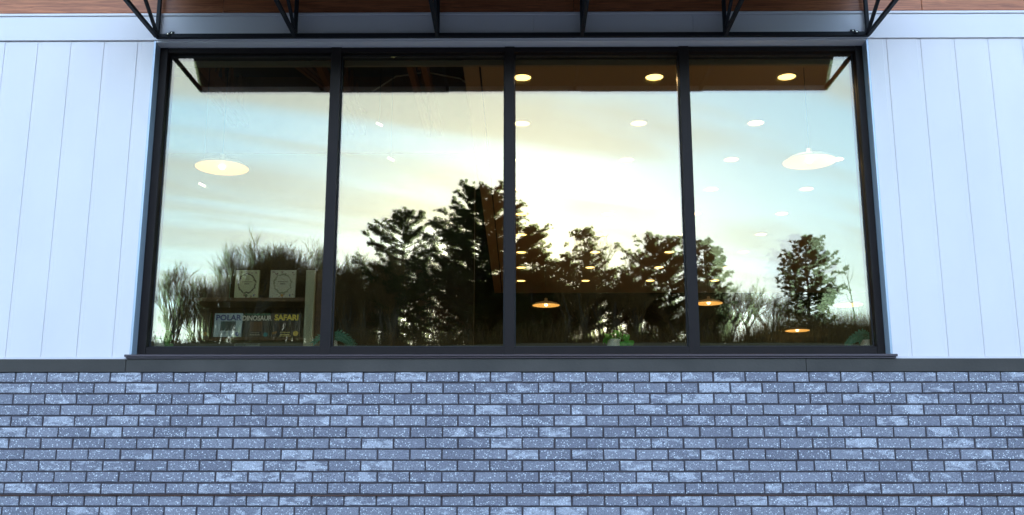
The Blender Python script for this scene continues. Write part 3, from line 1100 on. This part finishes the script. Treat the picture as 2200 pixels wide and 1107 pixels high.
# upper shelf: two pale annuals with round wreaths, a dark one at the left
for (x0, x1, lab, ring, cov) in ((-2.032, -1.862, 'pale sage book with a dark floral wreath on its cover', (0.03, 0.035, 0.03), (0.40, 0.46, 0.32)),
                                 (-1.782, -1.600, 'pale grey book with a faint wreath on its cover', (0.20, 0.25, 0.18), (0.46, 0.50, 0.44))):
    b, w, h = book(lab, x0, x1, 2.674, 2.885, 0.60, cov, (0.12, 0.17, 0.12))
    rg = MB()
    for k in range(70):
        a = 2 * math.pi * k / 70
        rr = 0.066 + 0.002 * math.sin(9 * a) + rnd.uniform(-0.004, 0.004)
        s = rnd.uniform(0.0025, 0.0055)
        cxp, czp = rr * 0.92 * math.cos(a), h * 0.53 + rr * 1.05 * math.sin(a)
        rg.box(cxp - s, cxp + s, -0.0012, 0.0, czp - s, czp + s)
    rg.build('wreath', plain(ring), b)
    fl_ = MB()
    for k in range(26):
        xx, zz_ = rnd.uniform(-w * 0.43, w * 0.43), rnd.choice([rnd.uniform(0.008, 0.032), rnd.uniform(h - 0.035, h - 0.010)])
        s = rnd.uniform(0.002, 0.005)
        fl_.box(xx - s, xx + s, -0.0011, 0.0, zz_ - s, zz_ + s)
    fl_.build('flowers', plain((0.16, 0.10, 0.12)), b)
    lettering('THE', 0.011, (0.12, 0.13, 0.10), b, 0, -0.0012, h * 0.66)
    print_line(0.070, 0.006, (0.12, 0.13, 0.10), b, 0, h * 0.575)
    print_line(0.036, 0.008, (0.12, 0.13, 0.10), b, 0, h * 0.50)
    disc('seal', 0.010, (0.02, 0.10, 0.04) if x0 < -1.9 else (0.42, 0.22, 0.04), b, 0.0, 0, 0.024)
    disc('seal', 0.006, (0.05, 0.10, 0.28), b, 0.055, 0, 0.026)
b, w, h = book('dark book with a green edge leaning left of the sage wreath book', -2.235, -2.075, 2.674, 2.860, 0.62, (0.030, 0.020, 0.014), (0.03, 0.20, 0.13))
b, w, h = book('dark book with a green edge and gold seal left of the light blue book', -2.300, -2.195, 2.396, 2.580, 0.62, (0.040, 0.030, 0.012), (0.02, 0.26, 0.07))
disc('seal', 0.016, (0.42, 0.24, 0.04), b, 0.018, 0, 0.030)
b, w, h = book('pale blue book on the lowest shelf cut off by the window sill', -2.012, -1.835, 2.190, 2.358, 0.60, (0.34, 0.44, 0.50), (0.2, 0.26, 0.30))
lettering('BIRDS', 0.048, (0.03, 0.04, 0.05), b, -0.02, -0.0012, h - 0.060, 0.0016)
MB().box(-0.084, -0.010, -0.0012, 0.0, h - 0.018, h - 0.006).build('picture', plain((0.12, 0.20, 0.24)), b)
MB().box(-2.30, -1.506, 0.54, 0.80, 2.160, 2.188, 0.002).build('shelf_board', 'shelf_wood', bs)

# ------------------------------------------------------------------ potted plants on the inner sill
isill = MB().box(GX0 - 0.05, GX1 + 0.05, 0.308, 0.44, 2.235, 2.292, 0.003).build('interior_sill', 'wall_dark'); tag(isill, kind='structure')


def pot(root, r0, r1, h):
    MB().lathe([(0.001, 0.0), (r0, 0.0), (r0 + 0.001, 0.004), (r1, h - 0.002), (r1 - 0.001, h), (r1 - 0.005, h), (r1 - 0.006, h - 0.012), (0.001, h - 0.012)], 40).build('pot', 'pot', root, True)
    MB().lathe([(r1 - 0.0065, h - 0.010), (0.001, h - 0.008)], 24).build('soil', 'soil', root)


def heart_leaf(L, W, fold):
    b = MB()
    rows = [(0.0, 0.12), (0.10, 0.42), (0.25, 0.50), (0.45, 0.46), (0.68, 0.30), (0.86, 0.13), (1.0, 0.0)]
    for t, w in rows:
        droop = -0.30 * t * t * L
        b.v += [(-w * W, t * L, droop + fold * w * W), (0, t * L, droop), (w * W, t * L, droop + fold * w * W)]
    for k in range(len(rows) - 1):
        i = 3 * k
        b.f += [(i, i + 1, i + 4, i + 3), (i + 1, i + 2, i + 5, i + 4)]
    return b


def leafy_plant(label, loc, seed, n, spread, big=None):
    r = random.Random(seed)
    t = thing('potted_plant', label, 'houseplant', loc, 'potted plants on the inner window sill')
    pot(t, 0.049, 0.043, 0.056)
    meshes = [heart_leaf(0.055 * s, 0.052 * s, f).mesh('leaf', 'pothos_leaf', True) for s, f in ((1.0, 0.35), (0.8, 0.2), (1.1, 0.45))]
    stems = MB()
    for k in range(n):
        a = r.uniform(0, 2 * math.pi)
        d = r.uniform(0.01, spread)
        p = Vector((d * math.cos(a), 0.5 * d * math.sin(a), 0.056 + r.uniform(0.004, 0.062) * (1.15 - d / (spread * 1.6))))
        stems.tube([(0.2 * p.x, 0.2 * p.y, 0.045), (0.7 * p.x, 0.7 * p.y, p.z + 0.006), tuple(p)], [0.0014, 0.0012, 0.001], 5)
        o = link('leaf', r.choice(meshes), t, p)
        o.rotation_euler = (r.uniform(-0.9, 0.1), r.uniform(-0.5, 0.5), a - math.pi / 2 + r.uniform(-0.5, 0.5))
    if big:
        for (x, z, rx, ry, rz) in big:
            stems.tube([(0.02, 0, 0.045), (x * 0.6, -0.012, z + 0.022), (x, -0.02, z)], [0.0014, 0.0012, 0.001], 5)
            o = link('leaf', meshes[2], t, (x, -0.02, z)); o.rotation_euler = (rx, ry, rz)
    stems.build('stem', 'pothos_leaf', t)


leafy_plant('bright green leafy plant in a white patterned pot at the centre of the third pane', (0.641, 0.36, 2.2925), 5, 15, 0.062,
            [(0.072, 0.088, -1.15, 0.1, -2.6), (0.100, 0.046, -1.3, 0.1, 3.3), (0.060, 0.040, -1.2, 0, 3.0)])
leafy_plant('leafy green plant in a white patterned pot at the left end of the sill', (-2.448, 0.36, 2.2925), 9, 17, 0.060,
            [(0.052, 0.060, -1.2, 0, 2.9), (0.070, 0.030, -1.3, 0, 3.4)])


def spiky_plant(label, loc, seed, fronds):
    r = random.Random(seed)
    t = thing('potted_plant', label, 'houseplant', loc, 'potted plants on the inner window sill')
    pot(t, 0.047, 0.042, 0.050)
    for (ax, lean, L) in fronds:
        pts = []
        for k in range(9):
            u = k / 8
            out = lean * L * (u + 0.2 * u * u)
            z = 0.045 + L * (1.05 * u - (0.75 + 0.5 * abs(lean)) * u * u)
            pts.append(Vector((out * math.cos(ax), 0.45 * out * math.sin(ax) - 0.01 * u, z)))
        f = MB().tube(pts, [0.0022 * (1 - 0.7 * k / 8) for k in range(9)], 5).build('frond', 'leaf_rib', t)
        lf = MB()
        rib = MB()
        for k in range(1, 9):
            d = (pts[k] - pts[k - 1]).normalized()
            side = d.cross(Vector((0.0, -1.0, 0.15))).normalized()
            for s in (-1, 1):
                for h_ in (0.0, 0.5):
                    p = pts[k].lerp(pts[k - 1], h_)
                    ln = 0.046 * (1 - 0.5 * k / 8) * r.uniform(0.85, 1.1)
                    tip = p + side * (s * ln * 0.85) + d * (ln * 0.65) + Vector((0, -0.003, -0.004))
                    w = d * 0.0055
                    lf.quad(p - w, p.lerp(tip, 0.5) - w * 1.2, tip, p.lerp(tip, 0.5) + w * 1.2)
                    rib.tube([p + Vector((0, -0.0012, 0)), tip + Vector((0, -0.0012, 0))], [0.0011, 0.0006], 3)
        lf.build('leaflets', 'fern_leaf', f)
        rib.build('leaf_veins', 'leaf_rib', f)


spiky_plant('teal spiky fern in a pale pot at the right end of the sill', (2.355, 0.36, 2.2925), 3,
            [(3.0, 0.75, 0.15), (3.3, 0.95, 0.125), (2.6, 0.5, 0.17), (3.9, 0.7, 0.12), (3.14, 1.15, 0.10), (1.6, 0.3, 0.15), (4.7, 0.35, 0.10), (0.3, 0.6, 0.14), (2.9, 0.3, 0.18)])
spiky_plant('teal spiky fern partly hidden behind the first mullion', (-1.285, 0.36, 2.2925), 4,
            [(0.1, 0.8, 0.17), (0.25, 0.95, 0.14), (-0.5, 1.0, 0.13), (0.7, 0.6, 0.18), (-0.2, 0.6, 0.19), (3.0, 0.7, 0.14), (4.4, 0.4, 0.1)])

# ------------------------------------------------------------------ trees across the lot, seen mirrored in the glass


def frame_of(d):
    d = d.normalized()
    s = d.cross(Vector((0, 0, 1)))
    if s.length < 0.05:
        s = Vector((1, 0, 0))
    s.normalize()
    return d, s, s.cross(d)


def pine(seed, H, W, base_frac=0.12, lean=(0, 0), density=1.0, flat=0.5, top_round=0.35, blades=13, shape=0.6):
    """white pine: tapered leaning trunk, whorled limbs, needle tufts on the outer shoots"""
    r = random.Random(seed)
    tr, nd = MB(), MB()
    n = 10
    tp = [Vector((lean[0] * (k / n) ** 1.3 * H + 0.05 * H * 0.15 * math.sin(k * 1.3 + seed), lean[1] * (k / n) * H, H * 0.985 * k / n)) for k in range(n + 1)]
    tr.tube(tp, [0.022 * H * (1 - 0.93 * k / n) + 0.008 for k in range(n + 1)], 8)

    def trunk_at(t):
        k = min(n - 1, int(t * n))
        return tp[k].lerp(tp[k + 1], t * n - k)
    tufts = []
    nw = int(19 * density + H * 0.8)
    for wv in range(nw):
        t = base_frac + (1 - base_frac) * (wv + r.uniform(0, 0.6)) / nw
        t = min(t, 0.99)
        u = (t - base_frac) / (1 - base_frac)
        prof = (1 - u) ** shape * (0.55 + 0.45 * min(1, u / top_round)) * min(1.0, 0.30 + 4.0 * (1 - u)) + 0.05
        for q in range(r.choice((3, 4, 4, 5))):
            a = r.uniform(0, 2 * math.pi)
            L = W * prof * r.uniform(0.55, 1.2)
            if r.random() < 0.10:
                L *= 1.25
            p0 = trunk_at(t)
            up0 = 0.15 + 0.55 * u + r.uniform(-0.12, 0.12)
            dirh = Vector((math.cos(a), math.sin(a), 0))
            perp = Vector((-dirh.y, dirh.x, 0))
            pts = [p0]
            m = 6
            for k in range(1, m + 1):
                s_ = k / m
                pts.append(p0 + dirh * (L * s_) + Vector((0, 0, L * (up0 * s_ * 0.55 - flat * 0.35 * s_ * (1 - u) + 0.34 * s_ * s_))) + Vector((r.uniform(-1, 1), r.uniform(-1, 1), r.uniform(-1, 1))) * 0.035 * L)
            rr = 0.012 * L + 0.012
            tr.tube(pts, [rr * (1 - 0.8 * k / m) for k in range(m + 1)], 4, False)
            # flat plumes: side shoots fan out along the outer limb and carry the tufts
            ns = max(5, int(L * 6.0 * density))
            for k in range(ns):
                s_ = r.uniform(0.25, 1.0) if k else 1.0
                j = min(m - 1, int(s_ * m))
                p = pts[j].lerp(pts[j + 1], s_ * m - j)
                side = (perp * r.choice((-1, 1)) * r.uniform(0.2, 1.0) + dirh * r.uniform(0.3, 1.0) + Vector((0, 0, r.uniform(-0.25, 0.75)))).normalized()
                ln = r.uniform(0.15, 0.50) * (0.55 + 0.16 * L)
                q2 = p + side * ln
                tr.tube([p, q2], [0.008, 0.005], 3, False)
                tufts.append((q2, side))
                tufts.append((p.lerp(q2, 0.6) + Vector((r.uniform(-.05, .05), r.uniform(-.05, .05), 0.04)), side))
                if ln > 0.3:
                    tufts.append((p.lerp(q2, 0.3) + Vector((0, 0, 0.03)), side))
    # tufts: sprays of slim needle blades
    for (c, d) in tufts:
        sz = r.uniform(0.12, 0.24)
        for k in range(blades):
            v = Vector((r.gauss(0, 1), r.gauss(0, 1), r.gauss(0.25, 0.8)))
            v = (v.normalized() + d * 0.5 + Vector((0, 0, 0.15))).normalized()
            s = v.cross(Vector((r.uniform(-1, 1), r.uniform(-1, 1), r.uniform(-1, 1))))
            if s.length < 1e-3:
                continue
            s = s.normalized() * 0.024
            o = c + v * sz * 0.08
            tip = c + v * sz
            nd.tri(o - s, o + s, tip)
    return tr, nd


SHAPE = {5: 0.30, 31: 0.30, 8: 0.42, 11: 0.45, 44: 0.40, 17: 0.40, 21: 0.50}
PINES = [
    ('leaning dark pine with layered limbs mirrored left of the tall pine', -6.694, -50, 8.594, 7.9, 2.7, 21, (0.05, 0), 1.3, 0.42),
    ('tallest broad dense dark pine mirrored in the second pane', -2.35, -54, 9.092, 9.9, 3.3, 5, (0.01, 0), 2.1, 0.30),
    ('narrow dark pine mirrored just right of the middle mullion', 0.75, -50, 8.587, 6.94, 1.35, 11, (0.0, 0), 1.6, 0.40),
    ('small open pine with upswept limbs mirrored in the third pane', 3.914, -52, 8.835, 6.95, 1.75, 17, (0.0, 0), 0.8, 0.25),
    ('broad flat topped dark pine mirrored left of the third mullion', 8.504, -53, 8.956, 6.37, 2.4, 31, (0.02, 0), 1.5, 0.45),
    ('dark pine mirrored just right of the third mullion', 11.70, -56, 9.33, 6.75, 1.65, 44, (-0.02, 0), 1.5, 0.35),
    ('lone round pine standing clear at the right of the fourth pane', 19.75, -62, 10.9, 6.65, 2.4, 8, (0.0, 0), 1.35, 0.40),
    ('half hidden dark pine mirrored between the tall pine and the small open one', 2.2, -58, 9.2, 5.9, 1.5, 52, (0.0, 0), 1.0, 0.35),
    ('low dark pine filling the gap beside the broad flat topped pine', 6.2, -57, 9.2, 5.1, 1.7, 61, (0.0, 0), 0.75, 0.35),
    ('low dark pine under the leaning one near the first mullion', -9.2, -57, 9.2, 5.6, 1.8, 71, (0.0, 0), 0.75, 0.35),
    ('low dark pine in the gap between the leaning pine and the tall one', -4.7, -59, 9.2, 5.6, 1.8, 73, (0.0, 0), 0.75, 0.35),
    ('dark pine behind the leaning one, mostly hidden', -8.2, -60, 9.2, 5.6, 1.8, 75, (0.0, 0), 0.75, 0.35),
    ('low dark pine added to block the sun, mirrored just left of the small open one', 2.9, -56, 9.2, 5.9, 1.3, 91, (0.0, 0), 1.0, 0.35),  # added to close a gap where low sun reached the siding
    ('dark pine behind the tall one at the middle mullion', -0.6, -60, 9.2, 6.2, 1.8, 77, (0.0, 0), 1.0, 0.35),
    ('low dark pine at the right edge of the first mullion', -11.0, -60, 9.2, 5.3, 1.6, 83, (0.0, 0), 1.0, 0.35),
    ('low dark pine at the right of the third mullion', 12.9, -60, 9.2, 4.4, 1.2, 85, (0.0, 0), 1.0, 0.35),
    ('dense dark evergreen added to block the sun, second from the left of its row behind the tall pine', -1.55, -66, 9.0, 6.0, 1.25, 101, (0.0, 0), 2.0, 0.2),  # this far row is added to keep the low sun off the facade
    ('dense dark evergreen added to block the sun, leftmost of its row behind the tall pine', -3.0, -66, 9.0, 6.15, 1.25, 102, (0.0, 0), 2.0, 0.2),
    ('dense dark evergreen added to block the sun, just behind the middle mullion', -0.1, -66, 9.0, 6.0, 1.25, 103, (0.0, 0), 2.0, 0.2),
    ('dense dark evergreen added to block the sun, low in the left of the third pane', 1.4, -66, 9.0, 6.15, 1.25, 104, (0.0, 0), 2.0, 0.2),
    ('dense dark evergreen added to block the sun, behind the small open pine, rightmost of its row', 2.9, -66, 9.0, 6.0, 1.25, 105, (0.0, 0), 2.0, 0.2),
]
for (lab, x, y, zb, H, W, sd, lean, dens, tr_) in PINES:
    z0 = terrain(x, y) - 0.1
    Ht = zb + H - z0
    t, nd = pine(sd, Ht, W, 0.02 if sd > 100 else (0.10 if dens > 1.2 else 0.20), lean, dens, 0.5, tr_, 20 if sd > 100 else (11 if sd > 50 else 15), SHAPE.get(sd, 0.25 if sd > 100 else 0.55))
    o = thing('pine_tree', lab, 'pine tree', (x - lean[0] * Ht * 0.6, y, z0), 'trees mirrored in the window')
    t.build('trunk', 'bark_dark', o)
    nd.build('crown', 'needles', o)


def bare(seed, H, W, levels=5, up=0.62, stems=1, split=(3, 4), first=0.36):
    r = random.Random(seed)
    tr, tw = MB(), MB()

    def grow(p, d, L, rad, lev):
        m = 3
        pts = [p]
        dd = d.copy()
        for k in range(m):
            dd = (dd + Vector((r.uniform(-1, 1), r.uniform(-1, 1), r.uniform(-0.5, 0.9))) * 0.13).normalized()
            pts.append(pts[-1] + dd * (L / m))
        tgt = tr if lev <= 1 else tw
        tgt.tube(pts, [rad * (1 - 0.45 * k / m) for k in range(m + 1)], 5 if lev <= 1 else 3, False)
        if lev >= levels:
            return
        for q in range(r.randint(*split) + (1 if lev >= 2 else 0)):
            s_ = r.uniform(0.35, 1.0) if q else 1.0
            j = min(m - 1, int(s_ * m))
            p2 = pts[j].lerp(pts[j + 1], s_ * m - j)
            _, sv, uv = frame_of(dd)
            a = r.uniform(0, 2 * math.pi)
            sp = r.uniform(0.35, 0.75) * W
            nd_ = (dd + (sv * math.cos(a) + uv * math.sin(a)) * sp + Vector((0, 0, up * 0.35))).normalized()
            grow(p2, nd_, L * r.uniform(0.55, 0.82), max(0.007, rad * 0.55), lev + 1)
    for s in range(stems):
        d0 = Vector((r.uniform(-0.25, 0.25), r.uniform(-0.25, 0.25), 1)).normalized() if stems > 1 else Vector((0.03, 0, 1))
        grow(Vector((r.uniform(-0.6, 0.6) * (stems > 1), r.uniform(-0.6, 0.6) * (stems > 1), 0)), d0, H * first * r.uniform(0.8, 1.1), 0.016 * H + 0.02, 0)
    # bring to the asked height
    zs = [v[2] for v in tw.v] + [v[2] for v in tr.v]
    k = H / max(zs)
    tr.v = [(a * k, b * k, c * k) for a, b, c in tr.v]
    tw.v = [(a * k, b * k, c * k) for a, b, c in tw.v]
    return tr, tw


VAR = []
for sd, lv, st, W, up, spl, fs in ((3, 5, 1, 0.95, 0.55, (3, 4), 0.36), (14, 5, 3, 0.75, 0.7, (2, 4), 0.36), (25, 5, 3, 0.7, 0.75, (3, 3), 0.36), (36, 5, 4, 0.75, 0.7, (3, 3), 0.34), (47, 5, 3, 0.7, 0.75, (2, 4), 0.38)):
    a, b = bare(sd, 6.0, W, lv, up, st, spl, fs)
    VAR.append((a.mesh('trunk', 'bark_grey'), b.mesh('crown', 'twigs')))


def place_bare(x, y, top, v, label, wide=1.0, rz=None):
    z0 = terrain(x, y) - 0.05
    s = (top - z0) / 6.0
    o = thing('bare_tree', label, 'bare tree', (x, y, z0), 'trees mirrored in the window')
    link('trunk', VAR[v][0], o); link('crown', VAR[v][1], o)
    o.scale = (s * wide, s * wide, s)
    o.rotation_euler = (0, 0, rz if rz is not None else rnd.uniform(0, 6.28))
    return o


KEY = [(-18.886, -47, 12.9, 1, 1.1, 'bare tree mirrored at the far left edge of the first pane'),
       (-18.1, -50, 12.9, 2, 1.0, 'thin bare tree mirrored second from the left edge of the first pane'),
       (-17.0, -52, 14.0, 3, 1.1, 'bare tree mirrored left of the round crowned one'),
       (-14.728, -48, 15.0, 0, 1.3, 'tall round crowned bare tree mirrored in the middle of the first pane'),
       (-13.4, -53, 15.2, 3, 1.3, 'bare tree mirrored right of the round crowned one'),
       (-12.5, -55, 14.3, 2, 1.2, 'bare tree mirrored behind the pale end board'),
       (-11.3, -57, 15.3, 1, 1.2, 'bare tree mirrored just right of the first mullion'),
       (-10.2, -54, 14.7, 3, 1.0, 'bare tree mirrored right of the first mullion and left of the leaning pine'),
       (15.1, -60, 14.6, 0, 1.4, 'spreading bare tree mirrored between the third mullion and the lone pine'),
       (16.6, -61, 14.2, 3, 1.2, 'small bare tree mirrored just left of the lone pine'),
       (-15.7, -54, 14.5, 3, 1.25, 'bare tree close behind the round crowned one on its left'),
       (-14.1, -56, 14.9, 1, 1.25, 'bare tree close behind the round crowned one on its right'),
       (-16.4, -50, 13.6, 2, 1.1, 'lower bare tree mirrored above the dark green edged book'),
       (13.6, -58, 13.6, 2, 1.2, 'bare shrubby tree mirrored under the dark pine of the fourth pane')]
for (x, y, top, v, wd, lab) in KEY:
    place_bare(x, y, top, v, lab, wd)
# slender dead sapling on the right
sp = thing('bare_tree', 'slender dead sapling standing right of the lone pine', 'bare tree', (22.2, -60, terrain(22.2, -60)), 'trees mirrored in the window')
stp = MB().tube([(0, 0, 0), (-0.05, 0, 1.3), (-0.18, 0, 2.6), (-0.30, 0, 3.6), (-0.22, 0, 4.5)], [0.05, 0.045, 0.035, 0.025, 0.01], 6)
stp.build('trunk', 'bark_dark', sp)
br = MB()
for (a, b_, c) in (((-0.18, 0, 2.6), (-0.55, 0.1, 3.3), (-0.75, 0.1, 3.9)), ((-0.27, 0, 3.3), (0.05, 0, 3.9), (0.15, -0.1, 4.6)), ((-0.3, 0, 3.6), (-0.5, 0, 4.1), (-0.5, 0, 4.5)), ((-0.1, 0, 1.9), (-0.4, 0, 2.3), (-0.5, 0, 2.8))):
    br.tube([a, b_, c], [0.02, 0.014, 0.008], 4)
br.build('crown', 'bark_dark', sp)
# the thicket between and behind them: many bare stems one can tell apart as trees
zone = random.Random(12)
ti = 0
XS = [-20.5 + 8.5 * (k + zone.uniform(0.0, 1.0)) / 22 for k in range(22)] + [-12 + 25.0 * (k + zone.uniform(0.0, 1.0)) / 42 for k in range(42)]
for x in XS:
    y = -zone.uniform(49, 63)
    cap = (13.1 if x < -16.5 else 15.0) if x < -12 else (14.1 if x < 8 else 12.9)
    top = cap + zone.uniform(-1.1, 0.9) + (-y - 50) * 0.10
    place_bare(x, y, top, zone.choice((1, 2, 3, 4)), 'bare thicket tree in the tangled belt of trunks below the pines', zone.uniform(0.8, 1.2))

# undergrowth along the crest of the bank, and dry reeds at its right end


def undergrowth():
    r = np.random.default_rng(5)
    n = 26000
    x = r.uniform(-24, 30, n)
    y = -r.uniform(44.5, 64, n)
    z = np.array([terrain(float(a), float(b)) for a, b in zip(x, y)])
    den = np.array([noise.noise(Vector((float(a) * 0.35, float(b) * 0.35, 2.0))) for a, b in zip(x, y)])
    h = (0.45 + 0.75 * np.clip(0.5 + den, 0, 1)) * r.uniform(0.4, 1.25, n)
    h = np.where(x > 13, h * 0.9, np.where(x < -11.5, h * 0.85, h * 1.5))
    lean = r.normal(0, 0.28, (n, 2)) * h[:, None]
    w = r.uniform(0.012, 0.035, n)
    ang = r.uniform(0, math.pi, n)
    dx, dy = np.cos(ang) * w, np.sin(ang) * w
    v = np.zeros((n, 3, 3))
    v[:, 0] = np.stack([x - dx, y - dy, z - 0.1], 1)
    v[:, 1] = np.stack([x + dx, y + dy, z - 0.1], 1)
    v[:, 2] = np.stack([x + lean[:, 0], y + lean[:, 1], z + h], 1)
    # dead leaves and twig scraps clinging to the stems
    m = 26000
    src = r.integers(0, n, m)
    t = r.uniform(0.15, 1.0, m)
    c = np.stack([x[src] + lean[src, 0] * t, y[src] + lean[src, 1] * t, z[src] + h[src] * t], 1) + r.normal(0, 0.12, (m, 3))
    a, b_ = r.normal(0, 0.04, (m, 3)), r.normal(0, 0.04, (m, 3))
    lv = np.stack([c - a, c + b_, c + a * 0.6 - b_], 1)
    allv = np.concatenate([v, lv]).reshape(-1, 3)
    me = bpy.data.meshes.new('undergrowth')
    me.from_pydata(allv.tolist(), [], [(3 * i, 3 * i + 1, 3 * i + 2) for i in range(len(allv) // 3)])
    me.materials.append(MATS['brush'])
    tag(link('undergrowth', me), 'dark tangled brush along the top of the bank', kind='stuff')
    # reeds
    n = 5200
    x = r.uniform(15.5, 30, n); y = -r.uniform(58, 66, n)
    z = np.array([terrain(float(a), float(b)) for a, b in zip(x, y)])
    h = r.uniform(1.0, 2.1, n)
    lean = r.normal(0, 0.10, (n, 2)) * h[:, None]
    w = r.uniform(0.008, 0.02, n); ang = r.uniform(0, math.pi, n)
    dx, dy = np.cos(ang) * w, np.sin(ang) * w
    v = np.zeros((n, 3, 3))
    v[:, 0] = np.stack([x - dx, y - dy, z - 0.1], 1)
    v[:, 1] = np.stack([x + dx, y + dy, z - 0.1], 1)
    v[:, 2] = np.stack([x + lean[:, 0], y + lean[:, 1], z + h], 1)
    v = v.reshape(-1, 3)
    me = bpy.data.meshes.new('reeds')
    me.from_pydata(v.tolist(), [], [(3 * i, 3 * i + 1, 3 * i + 2) for i in range(n)])
    me.materials.append(MATS['reeds'])
    tag(link('reeds', me), 'dry upright reeds right of the lone pine', kind='stuff')


undergrowth()
